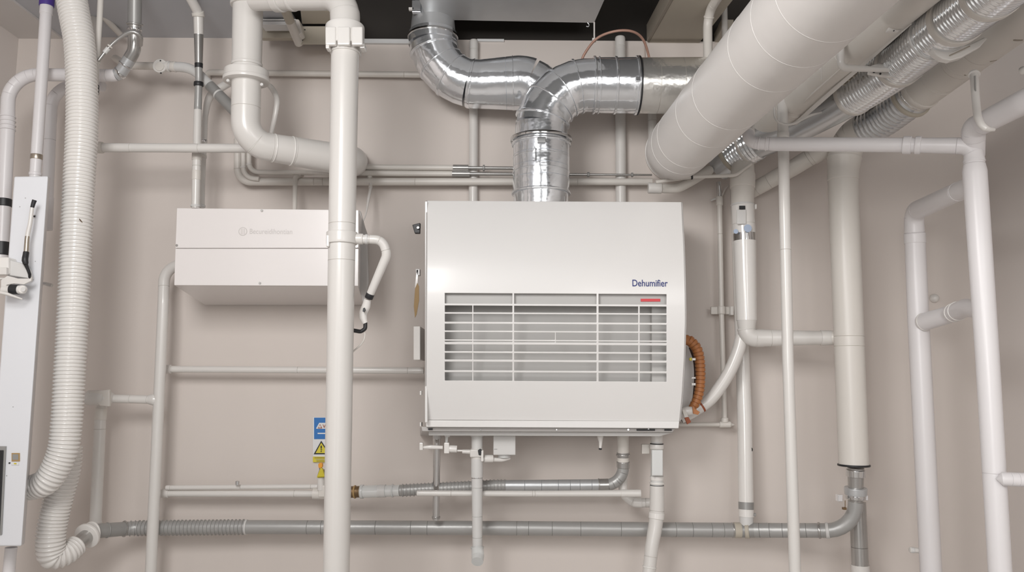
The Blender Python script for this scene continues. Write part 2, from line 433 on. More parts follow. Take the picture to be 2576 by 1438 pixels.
# ============================================================ METAL DUCTS ABOVE THE DEHUMIDIFIER
run('silver_duct', 'shiny silver duct dropping from the plenum and turning right behind its twin', 'duct',
    [(1090, 10, 4.12), (1088, 215, 4.12, 118), (1352, 208, 4.12, 80), (1400, 300, 4.14)], [98, 118, 132, 128], 'galv',
    segs=[('neck', (1088, 84), 'galv2'), ('upper_collar', (1088, 112), 'galv', dict(dr=3)), ('elbow', (1180, 208), 'galv', dict(gore=7)),
          ('straight_section', (1334, 207), 'galv', dict(dr=1.5)), ('end_elbow', None, 'galv', dict(gore=7))],
    grooves=[(1060, 130), (1075, 160), (1095, 180), (1120, 198), (1150, 205), (1270, 207), (1290, 207)],
    parts=[('clamp_ring', (1088, 96), 7, 5, 'chrome'), ('joint_ring', (1184, 208), 7, 3, 'galv'),
           ('bead', (1089, 128), 3, 4, 'galv'), ('bead', (1096, 172), 2.5, 2, 'galv'), ('bead', (1130, 200), 2.5, 2, 'galv'), ('bead', (1290, 207), 2.5, 3, 'galv')], seg=48)
b2 = run('outlet_duct', 'shiny silver duct rising from the dehumidifier top and turning right', 'duct',
    [(1361, 528, 3.95), (1362, 214, 3.95, 120), (1900, 217, 3.95)], [140, 136, 146], 'galv',
    segs=[('lower_sleeve', (1361, 484), 'galv', dict(dr=-1)), ('riser', (1361, 362), 'galv', dict(dr=2)), ('upper_collar', (1361, 318), 'galv', dict(dr=-2)),
          ('elbow', (1492, 214), 'galv', dict(dr=-2, gore=8)), ('straight_section', (1606, 215), 'galv'), ('foil_wrap', None, 'foil', dict(dr=-1, label='crumpled dull foil wrapped section'))],
    grooves=[(1361, 452), (1361, 425), (1361, 395), (1362, 300), (1370, 270), (1385, 250), (1405, 232), (1430, 220), (1455, 215), (1475, 214), (1655, 215), (1710, 215)],
    parts=[('base_ring', (1361, 488), 6, 5, 'galv'), ('clamp_ring', (1361, 352), 9, 9, 'chrome'), ('clamp_ring', (1361, 366), 6, 6, 'galv'),
           ('joint_ring', (1494, 214), 6, 4, 'galv'), ('joint_ring', (1504, 214), 3, 3, 'galv'), ('joint_ring', (1545, 214), 6, 3, 'galv'), ('joint_ring', (1597, 215), 6, 4, 'galv'),
           ('gasket', (1605, 215), 3.5, 4, 'black', 'thin black gasket'), ('bead', (1361, 402), 3, 3, 'galv'), ('bead', (1361, 436), 3, 3, 'galv'), ('bead', (1380, 256), 2.5, 1, 'galv'), ('bead', (1415, 228), 2.5, 1, 'galv'), ('bead', (1452, 216), 2.5, 1, 'galv'), ('bead', (1362, 300), 3, 2, 'galv')], seg=56)
Yc = 3.95 - .15
box('duct_bracket', 1036, 0, 1058, 30, 4.0, 4.03, 'galv', bpy.data.objects['silver_duct'], .003); box('duct_bracket', 1028, 18, 1040, 24, 4.0, 4.02, 'white', bpy.data.objects['silver_duct'], .001)
box('clamp_latch', 1352, 345, 1373, 357, Yc - .015, Yc + .01, 'chrome', b2, .002)
box('clamp_latch', 1340, 368, 1347, 402, Yc - .008, Yc + .01, 'galv', b2, .001)
box('clamp_latch', 1600, 192, 1612, 204, Yc - .005, Yc + .01, 'galv', b2, .002)

run('white_spiral_duct', 'very thick white wrapped duct coming down from the top right', 'duct',
    [(2600, -589, 1.36), (2208, -161, 1.9), (1978, 84, 2.46), (1820, 250, 3.1), (1706, 372, 3.80), (1692, 386, 4.33)],
    [436, 316, 244, 194, 156, 137], 'wrap', bend=.22, seg=64,
    parts=[('wrap_seam', q, 3.5, .35, 'seamw') for q in ((1700, 378), (1716, 360), (1735, 340), (1790, 282), (1840, 228), (1945, 118), (2010, 50), (2080, -25))]
    + [('end_collar', (1700, 383), 6, 2, 'white')])
run('thick_duct_drain', 'stubby white capped pipe under the rounded end of the thick duct', 'pipe',
    [(1630, 473, 4.1), (1705, 474, 4.1), (1745, 452, 4.1), (1790, 425, 4.15)], 24, 'cream', bend=.09, end_round=.02, grooves=[(1662, 473)],
    parts=[('end_cap', (1648, 473), 34, 1.5, 'white')])
run('branch_bar', 'thin cream bar running right from under the thick duct to the capped riser', 'bar',
    [(1650, 458, 3.98), (1740, 445, 3.98), (1850, 441, 3.98), (1890, 412, 3.98)], [9, 9, 9, 7], 'cream', bend=.06, seg=16,
    parts=[('bolt', (1740, 445), 5, 2, 'black', 'black bolt')])

# ============================================================ DUCTS ALONG THE TOP RIGHT
run('white_trunk_pipe', 'smooth cream pipe running between the thick duct and the slotted tray', 'pipe',
    [(2420, -120, 2.1), (2262, 22, 2.7), (2060, 202, 3.4), (1905, 338, 4.05), (1850, 380, 4.34)], [120, 96, 76, 62, 56], 'cream', seg=40,
    grooves=[(1985, 268), (2000, 255), (2140, 130)], parts=[('coupling', (1992, 262), 12, 2, 'cream')])
tr = empty('cable_tray', P(2100, 225, 3.4), 'flat cream slotted tray beside the bright ribbed duct', 'tray')
hexa('tray_deck', [(1950, 322), (1982, 328), (2290, 58), (2234, 64)], [3.85, 3.85, 2.72, 2.72], [(1948, 312), (1980, 317), (2286, 44), (2230, 50)], [3.87, 3.87, 2.74, 2.74], 'cream', tr, .002)
hexa('tray_lip', [(1976, 327), (1985, 332), (2296, 60), (2284, 56)], [3.83, 3.83, 2.70, 2.70], [(1976, 314), (1985, 319), (2292, 44), (2280, 42)], [3.86, 3.86, 2.73, 2.73], 'white', tr, .002)
for (x, y, l) in ((2234, 92, 34), (2094, 228, 26), (2128, 204, 14), (2140, 194, 12), (2150, 186, 8), (2066, 254, 12)):
    dx, dy = l * .37, -l * .34; Yd = 3.82 - (x - 1982) / 308 * 1.13 - .012
    hexa('slot', [(x - dx - 4, y - dy + 1), (x - dx + 4, y - dy + 4), (x + dx + 5, y + dy + 2), (x + dx - 4, y + dy - 3)], Yd, None, Yd + .012, 'beige2', tr, 0)
sp = run('ribbed_silver_duct', 'bright finely ribbed silver duct descending from the top right corner', 'duct',
    [(2720, -210, 1.75), (2560, -75, 2.1), (2395, 54, 2.6), (2200, 206, 3.3), (2040, 296, 3.75), (1885, 366, 4.05), (1808, 418, 4.2)],
    [166, 148, 128, 101, 93, 88, 76], 'spiral', smooth=True, seg=48,
    segs=[('ribbed_section', (2262, 160), 'spiral', dict(rib=(21, 3.2, FINE))), ('ribbed_section', (2140, 242), 'spiral', dict(rib=(15, 2.6, FINE))), ('smooth_section', (1905, 357), 'spirald', dict(dr=-1)),
          ('ribbed_section', (1834, 400), 'spiral', dict(rib=(9, 2.6, FINE))), ('end_section', None, 'spirald')],
    parts=[('band', (2498, -22), 34, 6, 'cream', 'broad cream band'), ('band', (2408, 44), 30, 6, 'cream', 'broad cream band'), ('band', (2355, 86), 9, 5, 'palegrey'),
           ('band', (2262, 160), 20, 5, 'cream'), ('band', (2146, 238), 16, 4, 'cream'), ('band', (1876, 371), 8, 3, 'cream'), ('band', (1838, 397), 10, 3, 'beige')])
def clamp(name, label, cat, outline, Y, th, holes=()):
    o = empty(name, P(outline[0][0], outline[0][1], Y), label, cat)
    cp = poly('clamp_plate', outline, Y, th, 'white', o, bevel=.004)
    for h in holes: disc('bolt_hole', h[0], h[1], Y, h[2], .004, 'black', cp, seg=12)
    return o
c1 = clamp('duct_saddle', 'rounded white saddle plate under the ribbed duct at the first band', 'clamp',
      [(2344, 124), (2350, 112), (2372, 113), (2400, 116), (2440, 112), (2478, 93), (2485, 96), (2466, 118), (2420, 144), (2392, 152), (2372, 148), (2355, 138)], 2.66, .03)
run('x', None, None, [(2388, 140, 2.65), (2440, 116, 2.63)], 3, 'beige2', parent=c1, tube='slot', seg=8)
c2 = clamp('duct_hanger', 'white L shaped hanger rod with a plate gripping the ribbed duct', 'hanger',
      [(2190, 166), (2208, 158), (2232, 158), (2240, 170), (2262, 184), (2298, 190), (2325, 184), (2320, 192), (2290, 200), (2230, 192), (2186, 184)], 3.02, .02, ((2198, 181, 3), (2214, 186, 2.5)))
run('x', None, None, [(2114, 95, 2.95), (2115, 170, 2.95, 14), (2235, 176, 3.0)], [19, 18, 11], 'white', parent=c2, tube='hanger_rod', seg=20)
clamp('tray_clip', 'crumpled white clip on the tray near the top edge', 'clamp',
      [(2242, 52), (2252, 46), (2272, 44), (2290, 34), (2297, 40), (2308, 44), (2306, 54), (2290, 62), (2262, 78), (2232, 78)], 2.72, .02, ((2248, 78, 1.5),))
run('strap_hanger', 'thin white U strap looped under the cream trunk pipe', 'hanger',
    [(1948, 255, 3.5), (1950, 296, 3.5), (1968, 311, 3.5), (1995, 311, 3.5), (2040, 290, 3.55), (2085, 276, 3.6)], 6, 'white', smooth=True, seg=12)
run('strap_hanger', 'shorter thin white strap above the U strap on the trunk pipe', 'hanger',
    [(2069, 148, 3.02), (2066, 170, 3.02), (2066, 200, 3.05)], 5, 'white', smooth=True, seg=10)
run('hanger_rod', 'grey white stub hanging behind the L shaped hanger rod', 'rod', [(2138, 78, 3.2), (2138, 150, 3.3)], 24, 'palegrey')

run('beige_duct', 'beige capped duct with a dull ribbed section turning down into a long riser', 'duct',
    [(2760, -110, 2.1), (2560, 42, 2.75), (2385, 172, 3.3), (2300, 237, 3.5), (2226, 296, 3.7), (2128, 352, 3.93, 60), (2120, 440, 3.93), (2148, 1172, 3.93)],
    [150, 122, 106, 98, 90, 80, 72, 72], 'cream', seg=48, bend=.5,
    segs=[('beige_section', (2300, 237), 'cream'), ('ribbed_section', (2182, 326), 'spirald', dict(rib=(13, 2.4, FINE), dr=-1, label='dull grey ribbed section')), ('elbow', (2117, 408), 'cream'), ('riser', None, 'cream')],
    grooves=[(2470, 108), (2420, 145), (2370, 184), (2122, 847), (2128, 870), (2150, 338), (2135, 350)],
    parts=[('flange', (2292, 243), 10, 7, 'beige', 'broad beige ring'), ('clamp_ring', (2304, 234), 5, 1, 'chrome'), ('flange', (2318, 224), 12, 3, 'cream'),
           ('socket', (2117, 425), 60, 1.6, 'cream'), ('bead', (2430, 138), 2.5, 1, 'cream'), ('bead', (2362, 190), 2.5, 1, 'cream'), ('gasket', (2148, 1170), 5, 3, 'black', 'black rubber end ring')])
run('sloping_pipe', 'cream pipe sloping up behind the slim riser to the beige duct', 'pipe',
    [(1878, 487, 4.25), (1990, 425, 4.1), (2085, 366, 3.98)], [37, 41, 46], 'cream', grooves=[(1905, 472), (1935, 455), (2035, 397)],
    parts=[('socket', (2060, 382), 44, 2, 'cream')], seg=36)
# ============================================================ LEFT SIDE
run('far_left_vent', 'cool white pipe hugging the left edge that bends right to a grey ceiling duct', 'pipe',
    [(340, -60, 3.75), (338, 128, 3.85, 40), (300, 190, 3.88, 34), (22, 187, 3.85, 68), (18, 330, 3.84), (2, 668, 3.84)],
    [33, 31, 31, 32, 34, 33], 'lilac', bend=.12,
    segs=[('ceiling_duct', (338, 62), 'greyp', dict(label='grey coated duct')), ('grey_elbow', (330, 148), 'greysteel'), ('silver_fitting', (292, 190), 'galv2'),
          ('elbow_pipe', (19, 284), 'lilac'), ('bellows', (18, 326), 'lilac', dict(rib=(9.5, 2.2, RING))), ('downpipe', None, 'lilac')],
    grooves=[(268, 190), (90, 187), (68, 190), (48, 200), (32, 215), (23, 240), (252, 190)],
    parts=[('flange', (338, 62), 5, 4, 'greysteel'), ('hose_clamp', (338, 74), 7, 1, 'chrome'), ('band', (322, 168), 5, 2, 'chrome'), ('band', (303, 184), 7, 1.5, 'chrome'),
           ('tape_band', (12, 512), 20, 1.2, 'black', 'black tape band'), ('tape_band', (5, 628), 34, 1.2, 'black', 'black tape band')], seg=32)
run('brace_arm', 'grey metal brace arm with a turnbuckle reaching the thin cream pipe', 'brace',
    [(352, 112, 3.78), (352, 90, 3.72), (330, 80, 3.7), (298, 98, 3.7), (272, 122, 3.7), (248, 152, 3.7)], [14, 12, 11, 9, 8, 8], 'greysteel', smooth=True, seg=16,
    parts=[('turnbuckle', (266, 128), 16, 2, 'palegrey'), ('ring', (276, 118), 4, 3, 'cream')])
run('purple_topped_pipe', 'cool white pipe with a purple top collar standing on the tall cabinet', 'pipe',
    [(121, -62, 3.75), (117, 20, 3.75), (88, 450, 3.75)], [29, 28, 26], 'lilac',
    parts=[('purple_collar', (118, -12), 54, 3.2, 'purple', 'purple collar'), ('socket', (115, 24), 22, 1.2, 'lilac'), ('band', (88, 395), 13, .8, 'bronze'), ('socket', (87, 438), 8, 1.5, 'lilac')])
run('cabinet_vent', 'cool white elbowed pipe passing behind the tall cabinet and the ribbed hose', 'pipe',
    [(262, 216, 4.05), (131, 214, 4.05, 72), (126, 330, 4.05), (116, 578, 4.05)], [28, 29, 28, 27], 'lilac', end_round=.006,
    grooves=[(140, 235), (129, 268), (127, 350), (180, 214)], parts=[('socket', (118, 535), 84, 1.2, 'lilac')])
hose = run('white_ribbed_hose', 'thick white ribbed hose from the ceiling curving into the tall cabinet', 'hose',
    [(165, -98, 3.62), (184, 20, 3.62), (200, 110, 3.62), (206, 220, 3.62), (206, 330, 3.62), (199, 460, 3.62), (192, 600, 3.62), (184, 780, 3.62), (175, 940, 3.62), (168, 1060, 3.62), (156, 1140, 3.62), (122, 1205, 3.62), (88, 1223, 3.64), (66, 1227, 3.66)],
    [65, 65, 65, 66, 67, 66, 66, 66, 66, 66, 64, 60, 55, 54], 'gloss', smooth=True, rib=(9.2, 4.0, RIB), seg=44)
run('white_ribbed_hose', 'lower white ribbed hose hooking round to the long grey duct', 'hose',
    [(172, 1120, 3.80), (166, 1180, 3.80), (148, 1250, 3.80), (134, 1310, 3.80), (127, 1362, 3.80), (133, 1396, 3.82), (165, 1392, 3.86), (196, 1368, 3.92)],
    [60, 62, 62, 62, 62, 60, 52, 46], 'gloss', smooth=True, rib=(9, 3.8, RIB), seg=44)
run('slim_cream_pipe', 'slim cream pipe hanging just right of the thick ribbed hose', 'pipe',
    [(255, -66, 3.72), (251, 40, 3.72), (243, 180, 3.72), (240, 300, 3.72), (238, 365, 3.72)], [14, 14, 12, 9, 8], 'cream', smooth=True, seg=18,
    parts=[('pipe_clip', (243, 157), 10, 2, 'cream'), ('tape_band', (242, 224), 24, 1.5, 'black', 'black tape'), ('tape_band', (240, 323), 20, 0, 'black', 'black tape')])
run('ceiling_strut', 'cream round strut slanting behind the slim pipe to the brace arm', 'strut',
    [(180, -20, 3.92), (222, 0, 4.0), (308, 92, 4.26)], [19, 18, 14], 'cream', seg=20)
run('cream_hook_pipe', 'short cream elbow peeking out between hose and slim pipe', 'pipe',
    [(236, 135, 4.1), (240, 62, 4.1), (228, 40, 4.1)], 22, 'cream', smooth=True, seg=20)
# tall cabinet
cb = empty('tall_cabinet', P(10, 1373, 3.6), 'tall narrow cool white cabinet panel at the left edge of the photo', 'cabinet')
hexa('cabinet_body', [(36, 444), (121, 443), (54, 1373), (-34, 1373)], 3.42, [(40, 447), (127, 447), (62, 1368), (-20, 1368)], 3.72, 'coolmetal', cb, .006)
hexa('door_recess', [(-30, 1122), (14, 1122), (3, 1345), (-34, 1345)], 3.412, None, 3.425, 'greyp', cb, .002)
hexa('recess_panel', [(-30, 1132), (8, 1132), (-2, 1340), (-34, 1340)], 3.408, None, 3.42, 'black', child(cb, 'door_recess'), .002)
box('sticker_frame', 29, 1139, 49, 1160, 3.4165, 3.42, 'tan', cb, 0)
box('sticker', 31, 1142, 46, 1156, 3.4155, 3.42, 'greyp', child(cb, 'sticker_frame'), 0, label='small grey square sticker with tan frame')
box('sticker_strip', 28, 1163, 47, 1169, 3.4165, 3.42, 'signw', cb, 0)
box('sticker_mark', 35, 1164, 41, 1167, 3.415, 3.42, 'dyellow', child(cb, 'sticker_strip'), 0)
disc('screw', 24.5, 1164, 3.42, 2, .004, 'black', cb, seg=12); disc('screw', 87, 544, 3.42, 4.6, .006, 'chrome', cb, seg=20); disc('screw_socket', 87, 544, 3.413, 2.6, .003, 'black', child(cb, 'screw'), seg=12)
for x, y in ((64, 498), (50, 520), (89, 657), (33, 1023), (17, 1196)): disc('screw_hole', x, y, 3.42, 1.2, .001, 'greyp', cb, seg=10)
run('cabinet_lever', 'black tipped lever rod with a bronze sleeve on the tall cabinet', 'lever',
    [(87, 503, 3.36), (81, 522, 3.36), (76, 560, 3.36), (69, 594, 3.36), (66, 634, 3.36), (63, 655, 3.35), (68, 672, 3.36), (75, 690, 3.37), (73, 701, 3.39)], [11, 9, 10, 11, 12, 13, 8, 7, 6], 'white', smooth=True, seg=20,
    segs=[('tip', (82, 520), 'black'), ('rod', (70, 594), 'white'), ('sleeve', (66, 634), 'bronze'), ('grip', (64, 662), 'black', dict(dr=1)), ('cable', None, 'black')],
    parts=[])
br = empty('pipe_bracket', P(40, 745, 3.35), 'white clamp bracket with a black sleeve and ring knob on the far left pipe', 'bracket')
box('clamp_body', -30, 646, 21, 690, 3.36, 3.42, 'gloss', br, .006)
box('clamp_tab', -30, 672, 16, 690, 3.345, 3.36, 'white', br, .002)
poly('fairing', [(18, 652), (55, 662), (66, 676), (72, 700), (20, 692)], 3.375, .04, 'palegrey', br, .004)
poly('paddle', [(2, 704), (18, 693), (45, 700), (76, 700), (79, 694), (78, 706), (60, 715), (35, 713), (16, 716), (8, 730), (2, 722)], 3.35, .012, 'white', br, .004)
run('x', None, None, [(0, 735, 3.33), (18, 739, 3.33), (56, 752, 3.36)], [9, 8, 4], 'white', parent=br, tube='lower_arm', seg=14)
run('x', None, None, [(8, 729, 3.36), (28, 729, 3.36)], 23, 'white', parent=br, tube='stub', seg=20)
run('x', None, None, [(27, 728, 3.36), (47, 728, 3.36)], 25, 'black', parent=br, tube='black_sleeve', seg=24)
run('x', None, None, [(44, 728, 3.36), (62, 728, 3.36)], 22, 'gloss', parent=br, tube='knob', seg=24, end_round=.004)
disc('knob_ring', 59, 728, 3.345, 10, .012, 'gloss', child(br, 'knob')); disc('knob_centre', 59, 728, 3.332, 6, .004, 'palegrey', child(br, 'knob'))
run('x', None, None, [(-10, 700, 3.37), (70, 703, 3.37)], [6, 4], 'white', parent=br, tube='upper_arm', seg=12)
run('tap_stub', 'small chrome and white stub poking out right of the tall cabinet', 'tap',
    [(100, 712, 3.8), (112, 713, 3.8), (131, 718, 3.8)], [9, 9, 10], 'chrome', smooth=True, seg=20, segs=[('stem', (120, 715), 'chrome'), ('cap', None, 'white')])
run('cabinet_drain', 'cool white pipe below the tall cabinet at the bottom left corner', 'pipe', [(28, 1376, 3.6), ext(28, 1373, 22, 1438, 3.6)], 28, 'lilac')

# pipes behind the left half
run('flanged_pipe', 'grey white pipe with a round bolted flange sloping behind the big white drain', 'pipe',
    [(290, 147, 4.28), (322, 165, 4.12, 18), (398, 166, 4.08), (484, 170, 4.05, 90), (640, 330, 3.98)], [19, 19, 19, 25, 29], 'cream', seg=28,
    segs=[('wall_elbow', (320, 164), 'cream'), ('pipe', (404, 167), 'cream'), ('bend', (535, 205), 'palegrey'), ('sloping_section', None, 'greyp', dict(dr=.5, label='darker grey sloping section'))],
    parts=[('flange_hub', (404, 167), 10, 3, 'white'), ('socket', (421, 167), 14, 3, 'white'), ('socket', (436, 167), 12, 1.5, 'cream'), ('band', (556, 228), 5, 1, 'palegrey')])
fg_ = child(bpy.data.objects['flanged_pipe'], 'flange_hub'); disc('flange_plate', 405, 168, 4.065, 18, .018, 'white', fg_, seg=36); disc('flange_face', 402, 168, 4.047, 11, .006, 'cream', fg_)
for x, y in ((404, 153), (405, 184)): disc('bolt_hole', x, y, 4.049, 2, .003, 'black', fg_, seg=12)
run('grey_vertical_pipe', 'thin vertical pipe, grey metal above and white below, entering the box top', 'pipe',
    [(450, -58, 3.74), (499, 32, 3.92, 26), (500, 88, 3.95), (500, 200, 3.97), (498, 270, 3.98), (495, 400, 3.98), (492, 524, 3.98)], [23, 24, 23, 17, 19, 21, 20], 'white', seg=28,
    segs=[('elbow', (500, 86), 'white'), ('metal_section', (500, 160), 'greysteel', dict(label='grey metal upper section')), ('tape', (500, 174), 'black', dict(dr=.4)), ('metal_section', (497, 275), 'greyduct'), ('lower_pipe', None, 'white')],
    grooves=[(494, 415), (493, 438)],
    parts=[('socket', (499, 36), 12, 3, 'cream'), ('clamp', (500, 212), 11, 3, 'black', 'black clamp'), ('coupling', (493, 395), 18, 1.5, 'cream'), ('socket', (492, 440), 24, .8, 'cream'), ('socket', (492, 518), 6, 2, 'palegrey')])
run('slim_companion_pipe', 'slim white pipe with an elbow alongside the grey topped vertical pipe', 'pipe',
    [(596, 200, 4.26), (566, 214, 4.15), (530, 240, 4.13), (517, 285, 4.12), (514, 350, 4.1), (510, 430, 4.1), (507, 524, 4.1)], [20, 20, 19, 15, 14, 14, 15], 'white', smooth=True, seg=24,
    parts=[('coupling', (515, 357), 6, 1, 'chrome'), ('coupling', (512, 395), 8, 1, 'cream'), ('socket', (507, 518), 6, 2, 'palegrey')])
run('horizontal_pipe', 'white horizontal pipe crossing from the ribbed hose to the big drain elbow', 'pipe',
    [(236, 371, 3.88), (640, 373, 3.9)], 23, 'white', grooves=[(328, 372), (498, 372)], parts=[('end_socket', (247, 371), 22, 3, 'cream')])
run('wall_pipe', 'thin cream pipe high on the wall ending at the silver duct elbow', 'pipe',
    [(524, 205, 4.36), (521, 182, 4.30, 14), (1060, 188, 4.30)], 15, 'cream', grooves=[(1017, 187)])
run('wall_pipe', 'lowest and longest of the cream pipes along the wall under the drain elbow', 'pipe',
    [(598, 350, 4.27), (598, 457, 4.27, 34), (1050, 457, 4.27), (1640, 457, 4.27)], [19, 19, 19, 17], 'cream', grooves=[(599, 425), (790, 457), (810, 457), (1045, 457), (1455, 457)])
run('wall_pipe', 'thin cream pipe merging into the lowest wall pipe at its bend', 'pipe',
    [(612, 350, 4.24), (612, 447, 4.24, 30), (652, 450, 4.24)], 12, 'cream', parts=[('socket', (612, 423), 4, 1.2, 'white')])
run('wall_pipe', 'middle cream wall pipe that turns into a shiny metal tube behind the silver duct', 'pipe',
    [(626, 350, 4.25), (626, 433, 4.25, 26), (1000, 436, 4.27), (1640, 440, 4.27)], [12, 13, 15, 9], 'cream',
    segs=[('cream_section', (1138, 437), 'cream'), ('coupler', (1180, 437), 'greysteel', dict(dr=2)), ('metal_section', None, 'greysteel', dict(label='shiny metal section', dr=-2))],
    parts=[('socket', (626, 412), 4, 1, 'white'), ('socket', (1478, 440), 6, 1, 'greyp'), ('socket', (1588, 440), 5, 1, 'greyp')])
run('wall_pipe', 'uppermost of the three cream wall pipes right of the main white riser', 'pipe',
    [(880, 420, 4.27), (1300, 423, 4.27)], [15, 14], 'cream',
    segs=[('cream_section', (1138, 421), 'cream'), ('coupler', (1180, 422), 'greysteel', dict(dr=1)), ('metal_section', None, 'greysteel', dict(dr=-2.5))],
    parts=[('socket', (1216, 422), 5, 1, 'greyp')])
run('wall_joint', 'grey cream shaded joint where wall pipes meet beneath the drain elbow', 'joint',
    [(735, 436, 4.2), (775, 434, 4.2), (840, 440, 4.2)], [3, 9, 12], 'cream', smooth=True)
run('box_feed_pipe', 'thin cream pipe dropping from the wall pipes into the box top', 'pipe',
    [(760, 440, 4.3), (743, 446, 4.22, 8), (741, 532, 4.15)], 11, 'cream')
run('box_cable', 'thin white cable dropping from the wall pipes to the box side', 'cable',
    [(930, 440, 4.28), (932, 470, 4.25), (927, 500, 4.2), (921, 535, 4.16), (914, 556, 4.14)], [9, 8, 7, 4, 3], 'white', smooth=True, seg=14, parts=[('ferrule', (929, 470), 6, .8, 'cream'), ('ferrule', (930, 444), 6, 2, 'cream')])
run('curved_branch', 'thin white pipe curving down from the big drain flange', 'pipe',
    [(668, 208, 3.86), (684, 222, 3.86), (696, 248, 3.86), (694, 280, 3.86), (682, 335, 3.88)], [11, 14, 14, 13, 12], 'white', smooth=True, seg=20)

# big white drain
big = run('big_white_drain', 'thick white drain coming down and turning right behind the main riser', 'pipe',
    [(626, -90, 3.62), (622, 100, 3.64), (617, 360, 3.66, 60), (884, 405, 3.95, 46), (888, 407, 4.33)], [74, 73, 71, 77, 74], 'white', seg=56, bend=.2,
    grooves=[(617, 270), (648, 352), (684, 375), (735, 385)],
    parts=[('tee', (625, -20), 80, 6, 'white'), ('flange', (619, 186), 22, 18, 'white'), ('flange_lip', (619, 199), 10, 21, 'white'), ('socket', (618, 162), 8, 2, 'white'),
           ('seam', (686, 376), 3, 1.5, 'gloss'), ('seam', (733, 384), 3, 1.5, 'gloss'), ('seam', (850, 400), 3, 1.5, 'gloss')])
for x, y in ((575, 204), (660, 214)):
    k = P(x, y, 3.60); disc('bolt', x, y, 3.60, 4, .012, 'palegrey', child(big, 'flange'), seg=14)
box('bolt_plate', 603, 183, 621, 189, 3.575, 3.60, 'white', child(big, 'flange'), .002)
# main riser
rz = run('main_riser', 'tallest white riser crossing the photo from top to bottom with an elbow on top', 'pipe',
    [(640, -10, 3.5), (868, -12, 3.36, 70), (868, 130, 3.35), (862, 480, 3.35), (854, 960, 3.35), ext(854, 960, 846, 1438, 3.35)], [72, 72, 69, 68, 66, 66], 'white', seg=56,
    grooves=[(868, 35), (736, -10), (700, -10), (862, 562), (859, 654), (820, -10)],
    parts=[('union_nut', (868, 94), 58, 13, 'gloss'), ('socket', (867, 128), 16, 3, 'white'), ('socket', (868, 55), 50, 1, 'white'), ('saddle_clamp', (860, 602), 30, 5, 'white'), ('tee_socket', (700, -11), 22, 4, 'white'), ('socket', (735, -11), 10, 2.5, 'white')])
for (x0, x1) in ((818, 845), (848, 880), (884, 912)):
    box('nut_rib', x0, 66, x1, 112, 3.265, 3.29, 'gloss', child(rz, 'union_nut'), .006)
box('nut_lug', 819, 108, 828, 121, 3.27, 3.31, 'gloss', child(rz, 'union_nut'), .003); box('nut_lug', 905, 108, 917, 120, 3.29, 3.34, 'gloss', child(rz, 'union_nut'), .003)
box('clamp_lug', 820, 590, 828, 620, 3.30, 3.33, 'white', child(rz, 'saddle_clamp'), .004)
run('x', None, None, [(898, 138, 3.4), (908, 138, 3.4)], 11, 'white', parent=rz, tube='bolt', seg=16)
br2 = run('riser_branch', 'white branch with a valve and black hose off the main riser beside the box', 'pipe',
    [(886, 600, 3.35), (962, 603, 3.36, 26), (974, 640, 3.37, 30), (927, 750, 3.42)], [22, 23, 23, 19], 'white', seg=32,
    grooves=[(955, 604), (972, 630), (930, 602)],
    parts=[('socket', (902, 600), 26, 2.5, 'white'), ('tape_band', (929, 747), 13, 1, 'black', 'black tape'), ('union', (925, 602), 7, 1.5, 'palegrey')])
run('x', None, None, [(925, 752, 3.43), (921, 770, 3.44), (914, 786, 3.44), (914, 800, 3.44), (919, 813, 3.44)], [17, 22, 21, 19, 13], 'gloss', parent=br2, tube='valve_body', smooth=True)
poly('valve_window', [(913, 775), (917, 773), (919, 779), (916, 785), (912, 783)], 3.40, .012, 'black', br2, .001)
run('x', None, None, [(919, 811, 3.44), (919, 826, 3.44, 8), (908, 834, 3.44, 10), (885, 830, 3.42)], 10, 'black', parent=br2, tube='black_hose', smooth=False, seg=18)
run('x', None, None, [(918, 836, 3.44), (917, 850, 3.44), (908, 866, 3.43), (888, 884, 3.42)], 4, 'cream', parent=br2, tube='white_cable', smooth=True, seg=10)

# wall box
wbx = empty('wall_box', P(670, 766, 4.2), 'white metal wall box with faint lettering left of the dehumidifier', 'box')
f4 = [(445, 523), (903, 528), (901, 719), (438, 717)]
b4 = [(452, 528), (906, 530), (916, 767), (515, 767)]
Yf, Yb = 3.86, 4.34
hexa('box_body', f4, Yf + .012, [(470, 545), (927, 592), (916, 767), (515, 767)], Yb, 'enamel2', wbx, .003)
hexa('upper_cover', [(445, 523), (902, 528), (902, 623.5), (441, 623.5)], Yf, None, Yf + .03, 'enamel2', wbx, .002)
hexa('lower_cover', [(441, 625), (902, 625), (901, 719), (438, 717)], Yf, None, Yf + .03, 'enamel2', wbx, .002)
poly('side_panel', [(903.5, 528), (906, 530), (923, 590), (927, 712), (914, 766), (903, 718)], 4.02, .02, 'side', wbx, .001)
for x, y in ((659, 530), (445, 617), (898, 620), (654, 712)):
    disc('screw', x, y, Yf, 3, .004, 'greysteel', child(wbx, 'upper_cover' if y < 620 else 'lower_cover'), seg=16)
uc = child(wbx, 'upper_cover'); disc('emblem', 611, 582, Yf, 11, .0012, 'ghost', uc, seg=32); disc('emblem_face', 611, 582, Yf - .001, 9, .0008, 'enamel2', uc, seg=32)
for dx in (-4, 0, 4): box('emblem_bar', 611 + dx - .8, 575, 611 + dx + .8, 589, Yf - .0022, Yf, 'ghost', uc, 0)
text('lettering', 'Becureidihontian', 628, 588, Yf - .001, 107, 13, 'ghost', uc)

